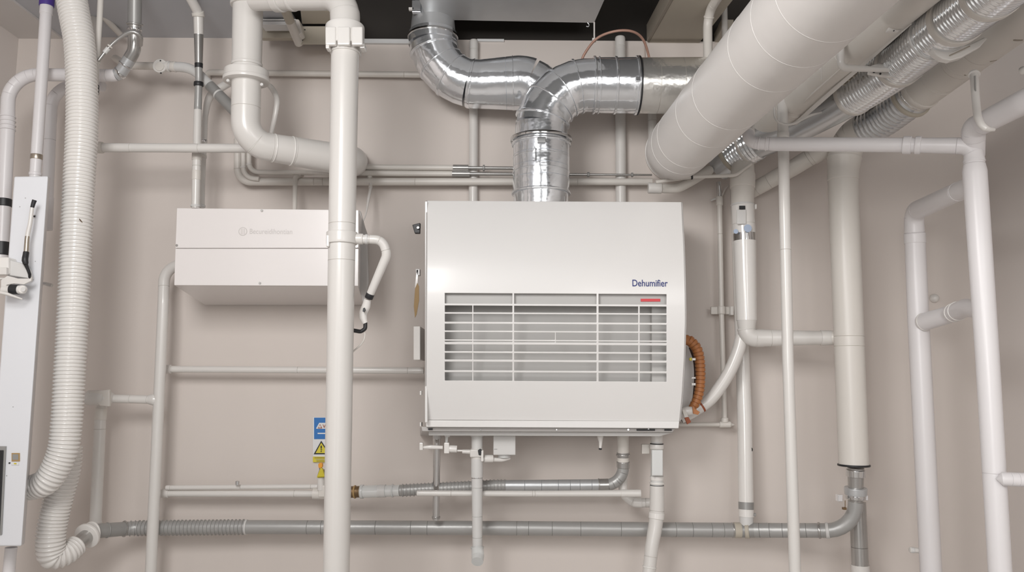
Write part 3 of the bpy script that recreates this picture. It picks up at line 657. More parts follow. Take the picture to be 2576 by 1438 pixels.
# left riser with branches
lr = run('left_riser', 'white riser left of the wall box bending behind it at the top', 'pipe',
    [(470, 664, 4.22), (414, 668, 4.15, 52), (411, 760, 4.12), (400, 1000, 4.12), (386, 1300, 4.12), ext(386, 1300, 379.5, 1438, 4.12)], [27, 27, 27, 27, 28, 28], 'white', seg=36, bend=.1,
    grooves=[(412, 720)])
t = empty('side_branch', P(300, 1030, 4.1), 'short white branch with a capped end clamp left of the white riser', 'pipe')
run('x', None, None, [(390, 1005, 4.12), (240, 1001, 4.1)], 21, 'white', parent=t, tube='pipe', grooves=[(372, 1004), (330, 1003)])
run('x', None, None, [(376, 1004, 4.12), (389, 1005, 4.12), (397, 1005, 4.12)], [24, 30, 24], 'white', parent=t, tube='tee_saddle')
run('x', None, None, [(218, 1000, 4.08), (252, 1000, 4.08), (284, 1001, 4.09)], [38, 38, 30], 'white', parent=t, tube='end_cap', end_round=.012, grooves=[(262, 1000)])
hexa('clamp_shell', [(222, 985), (275, 979), (275, 1022), (250, 1020)], 4.05, None, 4.07, 'cream', t, .004)
run('branch_downpipe', 'white pipe dropping from the capped branch toward the long grey duct', 'pipe',
    [(256, 1015, 4.16), (252, 1060, 4.16), (240, 1318, 4.16)], [26, 27, 28], 'white', grooves=[(254, 1054), (252, 1076), (241, 1311)], parts=[('socket', (253, 1040), 30, .8, 'cream'), ('socket', (240, 1316), 8, 1.2, 'white')])
def bar(lbl, x0, x1, y0, y1, w, Y=4.22, tee=True, **k):
    r = run('cross_pipe', lbl, 'pipe', [(x0, y0, Y), (x1, y1, Y)], w, 'white', parts=[('tee_socket', (x0 + 9, y0), 18, w * .16, 'white')] if tee else (), **k)
    return r
bar('white cross pipe running from the left riser to the dehumidifier side', 410, 1066, 928, 932, 17, grooves=[(752, 929), (1024, 931)])
bar('thicker lower cross pipe ending at the yellow valve', 404, 800, 1240, 1241, 17, grooves=[(740, 1241)])
bar('thinner upper cross pipe carrying a small chrome clip', 417, 800, 1226, 1223, 12, Y=4.20, tee=False, end_round=.004, grooves=[(429, 1226), (606, 1225), (782, 1223)])
vt = run('valve_tee', 'white tee with a yellow handled valve just left of the main riser', 'valve',
    [(788, 1241, 4.2), (850, 1243, 4.2)], 27, 'cream', parts=[])
run('gas_valve', 'yellow handled valve with an orange knob below the wall sign', 'valve',
    [(808, 1232, 4.18), (807, 1200, 4.18), (807, 1196, 4.18), (806, 1180, 4.18), (806, 1172, 4.17), (806, 1163, 4.17)], [18, 18, 18, 6, 7, 5], 'white',
    segs=[('stem', (807, 1200), 'white'), ('collar', (807, 1195), 'dyellow'), ('neck', None, 'greyp')], bend=.002)
gv = bpy.data.objects['gas_valve']
poly('yellow_handle', [(797, 1199), (806, 1176), (811, 1178), (817, 1199)], 4.14, .02, 'dyellow', gv, .002)
poly('orange_knob', [(800, 1167), (805, 1163), (811, 1165), (811, 1174), (806, 1178), (801, 1176)], 4.145, .022, 'orange', gv, .003)
box('dark_body', 811, 1181, 820, 1200, 4.17, 4.2, 'brass', gv, .002)
box('tee_body', 800, 1220, 818, 1250, 4.165, 4.22, 'cream', gv, .006)
tag(disc('pipe_clip', 597, 1219, 4.17, 5, .02, 'chrome', None, seg=16, axis=(0, 0, 1)), 'tiny chrome clip on the thinner cross pipe', 'clip')

# sign
sg = empty('wall_sign', P(820, 1162, 4.34), 'blue and yellow warning sign half hidden by the main riser', 'sign')
Ys = 4.338
box('backing', 787, 1049, 852, 1148, Ys, D, 'signw', sg, .001)
box('blue_panel', 790, 1050, 850, 1104, Ys - .002, Ys + .002, 'blue', sg, .001); bp_ = child(sg, 'blue_panel')
poly('white_badge', [(795, 1077), (803, 1063), (848, 1063), (848, 1078), (797, 1078)], Ys - .003, .002, 'signw', bp_)
poly('red_badge_triangle', [(799, 1077), (805, 1066), (811, 1077)], Ys - .004, .002, 'rust', bp_)
poly('white_triangle', [(801, 1075), (805, 1068), (808, 1075)], Ys - .005, .002, 'signw', bp_)
text('red_lettering', 'VA', 811, 1076, Ys - .0042, 17, 9, 'rust', bp_, bold=.02)
box('white_line', 799, 1088, 846, 1091, Ys - .003, Ys, 'signw', bp_, 0)
bt_ = poly('black_triangle', [(808, 1108), (830, 1142), (789, 1142)], Ys - .003, .002, 'black', sg)
poly('yellow_triangle', [(808, 1113), (825, 1139), (794, 1139)], Ys - .004, .002, 'yellow', bt_)
poly('exclamation_mark', [(807, 1120), (809, 1120), (810, 1124), (808.6, 1129), (807.4, 1129), (806, 1124)], Ys - .005, .002, 'black', bt_)
poly('exclamation_mark', [(805.5, 1130), (811, 1129.5), (808.5, 1133)], Ys - .005, .002, 'black', bt_)
disc('exclamation_dot', 808, 1135, Ys - .004, 1.5, .0015, 'black', bt_, seg=12)
box('yellow_strip', 787, 1148, 852, 1162, Ys - .002, D, 'yellow', sg, .001); ys_ = child(sg, 'yellow_strip')
for i, (a, b) in enumerate(((791, 845), (794, 842), (796, 840))): box('text_line', a, 1150.5 + i * 4, b, 1151.8 + i * 4, Ys - .003, Ys, 'brass' if i != 1 else 'greyp', ys_, 0)
# ============================================================ DEHUMIDIFIER
dh = empty('dehumidifier', P(1380, 1095, 4.1), 'large white wall mounted dehumidifier with a slatted front grille', 'dehumidifier')
Y0 = 3.80
def Yfront(y):
    t = min(max((y - 506) / 552., 0), 1)
    return Y0 - .115 * math.sin(math.pi * t ** .9) + .03 * t
def lerp_tab(tab, y):
    for (y0, v0), (y1, v1) in zip(tab, tab[1:]):
        if y <= y1: return v0 + (v1 - v0) * (y - y0) / (y1 - y0)
    return tab[-1][1]
LE = [(506, 1075), (700, 1074), (1058, 1072)]
RE = [(506, 1714), (620, 1720), (720, 1723), (800, 1724), (900, 1721), (1000, 1715), (1058, 1709)]
ys = sorted(set([506, 509, 530, 560, 590, 620, 650, 680, 710, 738, 764, 769, 786, 790, 810, 815, 832, 836, 854.5, 858, 861, 867, 884, 888.5, 905, 910.5, 932, 937, 958, 980, 1005, 1030, 1054, 1057.5]))
xs = [0, 1119, 1188, 1190.8, 1289, 1293.5, 1396.2, 1398.4, 1500.8, 1506, 1605.8, 1609.5, 1677, 9999]
open_rows = [(738, 764), (769, 786), (790, 810), (815, 832), (836, 854.5), (858, 861), (867, 884), (888.5, 905), (910.5, 932), (937, 958)]
def is_open(xi, yi):
    r = (ys[yi], ys[yi + 1])
    if r not in open_rows: return False
    if xi == 0 or xi == len(xs) - 2: return False
    if xi in (4, 8): return False
    if r == (738, 764): return True
    if xi in (2, 10): return False
    if xi == 6: return r not in ((836, 854.5), (858, 861))
    return True
fv, idx = [], {}
def vert(i, j, back):
    k = (i, j, back)
    if k not in idx:
        y = ys[j]; x = lerp_tab(LE, y) if i == 0 else lerp_tab(RE, y) if i == len(xs) - 1 else xs[i]
        y += (x - 1380) * .0055                       # the unit hangs slightly out of level
        q = P(x, y, Yfront(ys[j]))
        if back: q = q + Vector((0, .012, 0))
        idx[k] = len(fv); fv.append(q)
    return idx[k]
ff = []
nx, ny = len(xs) - 1, len(ys) - 1
def solid(i, j): return 0 <= i < nx and 0 <= j < ny and not is_open(i, j)
for i in range(nx):
    for j in range(ny):
        if is_open(i, j): continue
        a = [vert(i, j, 0), vert(i, j + 1, 0), vert(i + 1, j + 1, 0), vert(i + 1, j, 0)]; ff.append(a)
        b = [vert(i, j, 1), vert(i + 1, j, 1), vert(i + 1, j + 1, 1), vert(i, j + 1, 1)]; ff.append(b)
        if not solid(i - 1, j): ff.append([vert(i, j, 0), vert(i, j, 1), vert(i, j + 1, 1), vert(i, j + 1, 0)])
        if not solid(i + 1, j): ff.append([vert(i + 1, j, 0), vert(i + 1, j + 1, 0), vert(i + 1, j + 1, 1), vert(i + 1, j, 1)])
        if not solid(i, j - 1): ff.append([vert(i, j, 0), vert(i + 1, j, 0), vert(i + 1, j, 1), vert(i, j, 1)])
        if not solid(i, j + 1): ff.append([vert(i, j + 1, 0), vert(i, j + 1, 1), vert(i + 1, j + 1, 1), vert(i + 1, j + 1, 0)])
fp = mk('front_cover', fv, ff, 'enamel', dh, True); finish_smooth(fp, 25)
bv = fp.modifiers.new('bevel', 'BEVEL'); bv.width = .0022; bv.segments = 2; bv.limit_method = 'ANGLE'; bv.angle_limit = math.radians(50)
# cover shell: top, left and right sides following the curved front
def slope(x, y): return y + (x - 1380) * .0055
sh = []; shf = []
for side in (0, 1):
    base = len(sh)
    for y in ys:
        x = (LE if side == 0 else RE)
        x = lerp_tab(x, y); q = P(x, slope(x, y), Yfront(y) + .004)
        sh.append(q); back = Vector((q.x + (-.045 if side == 0 else .0), 4.33, q.z)); sh.append(back)
    for j in range(ny):
        a = base + 2 * j; f = [a, a + 1, a + 3, a + 2]; shf.append(f if side else f[::-1])
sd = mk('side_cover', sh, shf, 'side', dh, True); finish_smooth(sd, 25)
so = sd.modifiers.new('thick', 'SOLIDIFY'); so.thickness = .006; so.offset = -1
tl, trr = P(1075, slope(1075, 506), Yfront(506)), P(1714, slope(1714, 506), Yfront(506))
tp = [tl, trr, Vector((trr.x, 4.33, trr.z)), Vector((tl.x - .045, 4.33, tl.z))]
mk('top_cover', tp + [v - Vector((0, 0, .008)) for v in tp], [(0, 1, 2, 3), (7, 6, 5, 4), (0, 4, 5, 1), (1, 5, 6, 2), (2, 6, 7, 3), (3, 7, 4, 0)], 'enamel', dh, bevel=.003)
Yl = Yfront(1058)
hexa('bottom_lip', [(1072, 1056.5), (1709, 1059), (1707, 1077), (1072, 1073.5)], [Yl - .008] * 4, [(1072, 1056.5), (1709, 1059), (1707, 1077), (1072, 1073.5)], [Yl + .03] * 4, 'enamel', dh, .003)
box('left_edge_trim', 1069, 506, 1075, 1062, Y0 - .02, Y0 + .02, 'enamel', dh, .002)
# drip tray underneath
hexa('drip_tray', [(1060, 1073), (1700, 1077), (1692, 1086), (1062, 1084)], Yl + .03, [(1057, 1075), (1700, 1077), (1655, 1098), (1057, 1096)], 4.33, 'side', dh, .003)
hexa('tray_flange', [(1078, 1084), (1696, 1087), (1660, 1097), (1078, 1095)], Yl + .08, None, Yl + .16, 'palegrey', dh, .004)
for x in (1209, 1400, 1580, 1631): disc('tray_screw', x, 1080, Yl + .03, 3 if x > 1500 else 2, .006, 'chrome', child(dh, 'drip_tray'), seg=14)
box('tray_slot', 1077, 1077, 1088, 1081, Yl + .022, Yl + .05, 'black', child(dh, 'drip_tray'), .001); box('tray_slot', 1602, 1079, 1648, 1083, Yl + .022, Yl + .05, 'black', child(dh, 'drip_tray'), .001); box('tray_slot', 1672, 1079, 1690, 1083, Yl + .022, Yl + .05, 'black', child(dh, 'drip_tray'), .001)
# inside of the grille
Yi = Yfront(850) + .13
box('inner_panel', 1100, 725, 1640, 972, Yi, Yi + .02, 'inner', dh, 0)
box('inner_panel', 1640, 725, 1700, 972, Yi - .05, Yi + .02, 'inner', dh, 0)
hexa('inner_header', [(1110, 736), (1690, 738), (1690, 766), (1110, 764)], Yfront(750) + .03, None, Yfront(750) + .045, 'inner', dh, 0)
box('indicator', 1612, 751, 1661, 758, Yfront(750) + .026, Yfront(750) + .032, 'red', child(dh, 'inner_header'), 0, label='red indicator strip')
yt = 720; dz = (Yfront(700) - Yfront(724)) / (24 * S(1600, 712, 3.7))
text('lettering', 'Dehumifier', 1591, yt, Yfront(720) - .0012, 89, 17.5, 'navy', fp, tilt=dz, bold=.012)
# things fixed to the left flank
box('flank_plate', 1040, 820, 1057, 905, 3.98, 4.2, 'gloss', dh, .004)
poly('flank_knob', [(1037, 565), (1057, 560), (1056, 586), (1043, 586)], 4.0, .03, 'black', dh, .003); disc('knob_screw', 1052, 573, 3.995, 3, .01, 'chrome', child(dh, 'flank_knob'), seg=14)
poly('tan_tag', [(1050, 711), (1054, 720), (1054, 755), (1048, 790), (1044, 799), (1041, 770), (1044, 725)], 4.05, .006, 'tan', dh, .001)
poly('tag_strip', [(1048, 678), (1052, 678), (1051, 710), (1046, 735), (1043, 750), (1044, 715)], 4.06, .006, 'gloss', dh, .001)
for y in (988, 1067): box('flank_clip', 1056, y - 5, 1060, y + 5, 3.9, 3.95, 'gloss', dh, .001)
hexa('flank_hinge', [(1045, 676), (1056, 676), (1056, 692), (1048, 692)], 4.06, None, 4.1, 'palegrey', dh, .002)
# right flank access panel and conduit
poly('access_panel', [(1718, 868), (1742, 872), (1750, 930), (1746, 1000), (1722, 1035), (1708, 1040)], 4.1, .04, 'enamel', dh, .004)
cd = run('orange_conduit', 'orange brown segmented conduit looping off the right side of the dehumidifier', 'conduit',
    [(1712, 857, 3.99), (1732, 855, 3.99), (1752, 875, 3.99), (1760, 905, 3.99), (1762, 950, 3.99), (1758, 990, 3.99), (1745, 1022, 3.99), (1738, 1028, 3.99)], [21, 22, 22, 21, 20, 20, 18, 14], 'conduit', smooth=True,
    rib=(9.5, 2.6, [(0, 0), (.12, 0), (.16, 1), (.9, .75)]), seg=14,
    parts=[])
run('conduit_sleeve', 'dark split sleeve along the inner side of the orange conduit', 'sleeve', [(1738, 872, 4.02), (1749, 905, 4.02), (1752, 950, 4.02), (1748, 1002, 4.02)], 12, 'conduitd', smooth=True, seg=16)
tag(disc('cable_tag', 1737, 903, 3.97, 4, .01, 'yellow', None, seg=14), 'small yellow tag beside the orange conduit', 'tag')
for y, w_ in ((903, 6), (950, 4), (966, 6)): box('cable_clip', 1740, y - w_ / 2, 1750, y + w_ / 2, 3.96, 3.975, 'gloss', dh, .001)
ct = empty('cable_gland', P(1725, 1050, 3.97), 'white taped joint with red brown tabs at the lower end of the orange conduit', 'joint')
run('x', None, None, [(1707, 1050, 4.0), (1722, 1035, 3.98), (1745, 1032, 3.98)], [16, 24, 20], 'gloss', parent=ct, tube='joint_body', smooth=True, seg=20)
poly('red_tab', [(1722, 1050), (1732, 1048), (1739, 1061), (1729, 1067)], 3.95, .01, 'rust', ct, .001)
poly('red_tab', [(1742, 1022), (1752, 1030), (1761, 1036), (1756, 1043), (1744, 1040)], 3.95, .01, 'conduit', ct, .001)
poly('cream_strap', [(1716, 1030), (1724, 1030), (1732, 1048), (1722, 1050)], 3.94, .01, 'cream', ct, .001)
run('sloping_hose', 'smooth white hose curving from the dehumidifier side up to the corner riser', 'hose',
    [(1712, 1052, 4.08), (1745, 1034, 4.08), (1790, 1000, 4.08), (1832, 940, 4.08), (1856, 885, 4.08), (1866, 845, 4.08)], [26, 29, 31, 31, 32, 32], 'white', smooth=True, seg=32,
    parts=[('tape_mark', (1762, 1022), 5, .8, 'rust')])

# support pipes behind the ducts
for (x0, x1, y0, w_, lb_) in ((1192, 1190, 100, 22, 'left white support pipe rising from the dehumidifier behind the silver duct'), (1560, 1562, 92, 26, 'right white support pipe rising from the dehumidifier behind the outlet duct')):
    run('support_pipe', lb_, 'pipe', [(x0, y0, 4.31), (x1, 562, 4.31)], w_, 'white', end_round=.012, grooves=[(x0, y0 + 28)])
run('short_support_pipe', 'short white pipe between the foil duct and the thick duct end', 'pipe', [(1640, 240, 4.26), (1642, 380, 4.26)], 22, 'white', grooves=[(1641, 306)])

# ============================================================ BELOW THE DEHUMIDIFIER
run('chrome_pipe', 'shiny chrome pipe dropping from the dehumidifier tray onto the long grey duct', 'pipe',
    [(1099, 1084, 4.06), (1097, 1306, 4.12)], 19, 'chrome', segs=[('top_socket', (1099, 1102), 'palegrey', dict(dr=.5)), ('upper_tube', (1098, 1174), 'chrome'), ('lower_tube', None, 'chrome', dict(dr=-.5))], parts=[('foot_ring', (1097, 1303), 5, 1, 'greysteel')])
va = empty('condensate_valve', P(1130, 1140, 3.98), 'small white plastic valve train under the left of the dehumidifier tray', 'valve')
run('x', None, None, [(1058, 1125, 3.98), (1084, 1124, 3.98), (1114, 1125, 3.98)], [6, 11, 9], 'gloss', parent=va, tube='side_arm', seg=20)
box('handle', 1055, 1113, 1064, 1132, 3.965, 3.99, 'gloss', va, .003)
box('valve_block', 1117, 1113, 1130, 1140, 3.96, 4.0, 'gloss', va, .003)
run('x', None, None, [(1129, 1128, 3.98), (1150, 1129, 3.98)], 18, 'gloss', parent=va, tube='barrel', end_round=.003)
run('x', None, None, [(1149, 1133, 3.98), (1166, 1133, 3.98)], 5, 'gloss', parent=va, tube='link', seg=12)
run('x', None, None, [(1163, 1135, 3.98), (1190, 1136, 3.98)], [10, 12], 'white', parent=va, tube='nozzle', seg=20)
run('x', None, None, [(1124, 1096, 3.98), (1123, 1115, 3.98)], [8, 6], 'clear', parent=va, tube='neck', seg=16)
run('x', None, None, [(1126, 1080, 3.98), (1126, 1086, 3.98), (1125, 1098, 3.98)], [27, 24, 12], 'palegrey', parent=va, tube='top_cap', bend=.002)
run('centre_drain', 'white drain pipe ending in a clear cap, hanging left of centre under the dehumidifier', 'pipe',
    [(1200, 1088, 4.0), (1200, 1200, 4.0), (1201, 1375, 3.99), (1202, 1398, 3.97), (1201, 1412, 3.94)], [28, 28, 25, 27, 25], 'palegrey', bend=.03, seg=32,
    segs=[('upper_pipe', (1200, 1128), 'palegrey'), ('fitting', (1200, 1155), 'white', dict(dr=1)), ('reducer', (1200, 1198), 'palegrey', dict(dr=1)), ('pipe', (1201, 1375), 'palegrey'), ('clear_cap', None, 'clear', dict(dr=2.5))],
    grooves=[(1200, 1225), (1201, 1298), (1201, 1350)],
    parts=[('top_flange', (1200, 1097), 5, 3, 'palegrey'), ('black_seal', (1200, 1152), 4, .8, 'black'), ('cap_lip', (1201, 1376), 5, 4, 'clear'), ('ring', (1200, 1201), 4, -1, 'chrome')])
cdn = bpy.data.objects['centre_drain']
poly('black_catch', [(1202, 1132), (1208, 1128), (1213, 1132), (1211, 1145), (1204, 1144)], 3.955, .01, 'black', cdn, .002)
box('fitting_block', 1182, 1130, 1214, 1150, 3.965, 4.03, 'white', cdn, .006)
box('catch_tab', 1210, 1132, 1216, 1160, 3.955, 3.97, 'gloss', cdn, .002)
pb = empty('drain_pump', P(1270, 1155, 4.0), 'small white box with a round outlet under the dehumidifier tray', 'pump')
box('pump_case', 1241, 1095, 1297, 1144, 3.99, 4.1, 'palegrey', pb, .004)
run('x', None, None, [(1268, 1140, 4.04), (1268, 1150, 4.04)], 32, 'clear', parent=pb, tube='outlet_ring')
run('x', None, None, [(1205, 1154, 4.0), (1220, 1154, 4.0), (1262, 1156, 4.03), (1283, 1152, 4.04)], [12, 12, 10, 6], 'gloss', parent=pb, tube='outlet_hose', smooth=True, seg=20)
run('x', None, None, [(1217, 1153, 4.0), (1240, 1153, 4.01)], 19, 'gloss', parent=pb, tube='outlet_nut', end_round=.003)
box('case_mark', 1243, 1128.5, 1251, 1130, 3.9885, 3.992, 'greyp', pb, 0)
run('drain_nipple', 'tiny white nipple hanging under the middle right of the tray', 'nipple',
    [(1510, 1090, 4.0), (1510, 1100, 4.0), (1511, 1112, 4.0), (1510, 1130, 4.0)], [18, 15, 9, 6], 'gloss', bend=.003, seg=20, parts=[('tip', (1510, 1129), 3, -2, 'black')])
run('grey_return_hose', 'grey hose and duct bending up into the dehumidifier from a clear coupling', 'hose',
    [(846, 1238, 4.14), (1010, 1233, 4.10), (1240, 1221, 4.14), (1568, 1219, 4.14, 44), (1567, 1088, 4.12)], [29, 28, 27, 29, 29], 'greyduct', seg=36, bend=.08,
    segs=[('brass_coupling', (908, 1235), 'brass'), ('clear_coupling', (955, 1234), 'clear', dict(dr=1)), ('grey_collar', (970, 1234), 'palegrey', dict(dr=1.5)), ('clear_coupling', (1004, 1233), 'clear'),
          ('corrugated_section', (1270, 1220), 'greyduct', dict(rib=(9, 2.2, RING))), ('wrapped_section', (1508, 1219), 'galv2', dict(label='smooth grey wrapped section')),
          ('band', (1528, 1219), 'greysteel', dict(dr=1)), ('elbow', (1567, 1162), 'greyduct'), ('upper_band', (1567, 1150), 'cream'), ('clamp', (1567, 1140), 'greysteel', dict(dr=1)), ('white_top', None, 'cream')],
    grooves=[(1320, 1219), (1362, 1219), (1402, 1219), (1434, 1219), (1456, 1219), (1490, 1219), (1540, 1217), (1552, 1212), (1560, 1203), (1565, 1190)],
    parts=[('ring', (892, 1235), 4, 2, 'tan'), ('ring', (912, 1235), 8, 3, 'clear'), ('ring', (990, 1233), 4, 2.5, 'clear'), ('ring', (1507, 1219), 3, 2, 'greysteel'), ('hose_clamp', (1567, 1145), 6, 3, 'greysteel'), ('sleeve', (1567, 1170), 16, 2, 'greysteel')])
run('horizontal_drain', 'slim white horizontal pipe just below the grey return hose', 'pipe',
    [(1048, 1240, 4.04), (1346, 1241, 4.04), (1612, 1240, 4.04)], [14, 15, 17], 'white', end_round=.005, grooves=[(1134, 1241), (1342, 1241), (1347, 1241), (1590, 1240)],
    parts=[('socket', (1586, 1240), 50, 1, 'white')])
run('trap_bend', 'white curved trap joining the horizontal drain to the clear bodied pipe', 'pipe',
    [(1567, 1165, 4.19), (1567, 1263, 4.17, 36), (1652, 1264, 4.14)], [20, 23, 23], 'white', bend=.06, grooves=[(1592, 1263), (1612, 1263), (1628, 1263)], parts=[('socket', (1602, 1263), 22, 1, 'white')])
run('clear_bodied_drain', 'white drain pipe with a pale clear body curving down right of centre', 'pipe',
    [(1652, 1080, 4.08), (1653, 1300, 4.08), (1640, 1372, 4.06), (1628, 1480, 4.04)], [29, 35, 34, 31], 'white', bend=.55, seg=36,
    segs=[('top_pipe', (1652, 1112), 'white'), ('clear_body', (1653, 1220), 'palegrey', dict(dr=-.5)), ('tee', (1653, 1302), 'white', dict(dr=1)), ('lower_pipe', None, 'white')],
    grooves=[(1640, 1400), (1653, 1286), (1653, 1196)],
    parts=[('clamp', (1652, 1124), 12, 2.5, 'gloss'), ('black_ring', (1652, 1114), 4, 2, 'black'), ('ring', (1653, 1204), 10, 1, 'gloss'), ('ring', (1653, 1215), 5, 1.5, 'gloss'), ('black_ring', (1653, 1221), 3, .8, 'black'),
           ('socket', (1653, 1294), 16, 2.2, 'gloss'), ('seam', (1634, 1424), 4, 1.5, 'gloss'), ('neck', (1653, 1228), 10, 0, 'gloss')])
box('clear_window', 1640, 1131, 1668, 1196, 4.008, 4.03, 'clear', bpy.data.objects['clear_bodied_drain'], .004)
box('anchor_plate', 1615, 1117, 1634, 1141, 4.1, 4.13, 'cream', None, .002, label='small cream plate left of the clear bodied drain', cat='plate')

# ============================================================ LONG GREY DUCT
lg = run('long_grey_duct', 'long grey duct crossing the whole bottom with a ribbed left part', 'duct',
    [(188, 1374, 3.9), (232, 1336, 4.02, 36), (330, 1328, 4.18), (620, 1325, 4.20), (1300, 1328, 4.20), (1870, 1333, 4.17), (2152, 1334, 3.98, 74), (2153, 1176, 3.95)],
    [38, 36, 34, 34, 35, 36, 36, 42], 'greyduct', seg=44, bend=.1,
    segs=[('end_spigot', (226, 1340), 'greysteel'), ('elbow', (318, 1328), 'greyp'), ('corrugated_section', (615, 1325), 'greyduct', dict(rib=(9.3, 2.4, RING))), ('straight_section', (1848, 1332), 'greyduct'),
          ('tee', (1897, 1333), 'greyp'), ('straight_section', (2070, 1334), 'greyduct'), ('bend', (2153, 1262), 'greyduct', dict(gore=8)), ('upper_spigot', None, 'greysteel', dict(dr=-1))],
    grooves=[(268, 1331), (774, 1326), (810, 1326), (944, 1326), (1032, 1327), (1073, 1327), (1298, 1328), (1330, 1328), (1390, 1328), (1460, 1329), (1560, 1330), (1700, 1331), (1742, 1332), (1790, 1332), (1820, 1332), (1912, 1333), (1936, 1333), (1970, 1334), (2030, 1334), (2088, 1332), (2105, 1326), (2122, 1316), (2136, 1302), (2146, 1286)],
    parts=[('collar', (222, 1345), 9, 14, 'gloss', 'glossy white collar'), ('collar', (232, 1338), 5, 9, 'gloss'), ('ring', (268, 1331), 3, 1.5, 'greyp'), ('ring', (312, 1328), 4, 3, 'greysteel'), ('ring', (617, 1325), 5, 1.5, 'palegrey'),
           ('tape_patch', (1858, 1332), 18, 1, 'beige', 'beige tape patch'), ('tape_patch', (1882, 1333), 12, 2, 'beige'), ('ring', (1843, 1332), 4, 1, 'greysteel'), ('ring', (2060, 1334), 6, 2.5, 'greysteel'), ('ring', (2080, 1333), 8, 2, 'palegrey'),
           ('upper_band', (2153, 1188), 18, 3, 'chrome'), ('sleeve', (2153, 1236), 18, 8, 'galv2', 'broad galvanised sleeve'), ('clamp_ring', (2153, 1250), 12, 7, 'chrome')])
box('clamp_ear', 2108, 1244, 2120, 1261, 3.93, 3.96, 'galv', lg, .002); box('clamp_ear', 2174, 1246, 2184, 1258, 3.93, 3.96, 'galv', lg, .002)
run('x', None, None, [(2126, 1258, 3.93), (2126, 1278, 3.93)], 2, 'brass', parent=lg, tube='clamp_rod', seg=8)
box('rod_nut', 2122, 1276, 2130, 1282, 3.92, 3.94, 'brass', lg, .001)
run('steel_downpipe', 'brushed steel pipe with a white foot below the beige riser', 'pipe',
    [(2157, 1262, 4.12), (2164, 1420, 4.12), ext(2160, 1330, 2165, 1438, 4.12)], [40, 41, 43], 'greysteel', seg=40, segs=[('steel_tube', (2164, 1420), 'greysteel'), ('white_foot', None, 'white', dict(dr=1.5))], grooves=[(2160, 1374)])

# ============================================================ RIGHT HAND PIPES
cr = run('corner_riser', 'white capped riser with a steel band and pale blue stickers right of the dehumidifier', 'pipe',
    [(1868, 400, 4.1), (1868, 440, 4.06), (1868, 515, 4.05), (1873, 600, 4.05), (1878, 806, 4.05), (1879, 850, 4.05, 30), (2128, 849, 3.99)],
    [54, 58, 56, 56, 50, 44, 31], 'white', seg=44, bend=.06,
    segs=[('top_elbow', (1868, 418), 'white'), ('upper_pipe', (1868, 516), 'cream'), ('label_section', (1871, 588), 'gloss'), ('steel_band', (1872, 608), 'chrome', dict(dr=.6, label='shiny steel band')), ('lower_pipe', (1878, 808), 'gloss'),
          ('reducer', (1878, 829), 'white', dict(dr=-1)), ('elbow', (1918, 848), 'white', dict(dr=.5)), ('horizontal_pipe', None, 'white')],
    grooves=[(1868, 447), (1872, 565), (1940, 848), (1900, 848)],
    parts=[('socket', (1868, 455), 36, 2, 'cream'), ('bead', (1868, 516), 3, 1.4, 'palegrey'), ('socket', (2082, 849), 38, 2, 'white'), ('seam', (1878, 828), 3, 1.5, 'white')])
Yq = 3.99
box('black_square', 1860, 517, 1875, 526, 3.984, 3.99, 'black', cr, .001)
box('label_panel', 1854, 527, 1877, 563, 3.983, 3.99, 'palegrey', cr, .002)
disc('blue_sticker', 1881, 574, 3.985, 10, .002, 'lightblue', cr, seg=24, label='pale blue round sticker'); disc('blue_sticker', 1851, 582, 4.0, 6, .003, 'lightblue', cr, seg=20)
box('end_tab', 1899, 513, 1904, 525, 4.02, 4.06, 'gloss', cr, .002)
run('pipe_saddle', 'conical white saddle where the horizontal pipe meets the beige riser', 'saddle', [(2096, 849, 3.985), (2110, 849, 3.97), (2124, 848, 3.93)], [34, 32, 5], 'cream', bend=.002)
run('back_riser', 'slim white riser behind the capped riser with a black dot and a grey foot', 'pipe',
    [(1853, 470, 4.27), (1866, 850, 4.24), (1873, 1050, 4.21), (1878, 1330, 4.17)], [32, 33, 36, 37], 'white', seg=36,
    segs=[('pipe', (1877, 1263), 'gloss'), ('grey_band', (1877, 1280), 'greyp', dict(dr=.6)), ('white_band', (1878, 1299), 'gloss', dict(dr=.4)), ('neck', None, 'palegrey', dict(dr=-1))],
    parts=[])
rb = bpy.data.objects['back_riser']
disc('black_dot', 1887, 1130, 4.18, 6, .008, 'black', rb, seg=20); box('foot_screw', 1897, 1291, 1902, 1298, 4.15, 4.17, 'greyp', rb, .001)
run('thin_corner_pipe', 'thin cream vertical pipe with a chrome top between dehumidifier and capped riser', 'pipe',
    [(1808, 458, 4.26), (1810, 500, 4.26), (1815, 780, 4.26), (1823, 1062, 4.26)], [12, 13, 13, 13], 'cream', seg=22,
    segs=[('chrome_top', (1809, 494), 'chrome'), ('pipe', None, 'cream')], grooves=[(1812, 588)],
    parts=[('socket', (1810, 506), 22, 2, 'cream'), ('pipe_clamp', (1815, 778), 20, 3, 'cream'), ('foot', (1822, 1058), 12, 3, 'cream')])
tcp = bpy.data.objects['thin_corner_pipe']
box('clamp_arm', 1789, 771, 1846, 790, 4.27, 4.29, 'cream', tcp, .003); box('clamp_arm_end', 1838, 770, 1846, 792, 4.24, 4.29, 'white', tcp, .003)
run('x', None, None, [(1814, 498, 4.27), (1818, 488, 4.27), (1824, 475, 4.28), (1833, 466, 4.3)], 4, 'cream', parent=tcp, tube='cable', smooth=True, seg=10)
run('x', None, None, [(1789, 504, 4.3), (1798, 500, 4.28), (1806, 500, 4.27)], 5, 'palegrey', parent=tcp, tube='top_stay', seg=10, smooth=True)
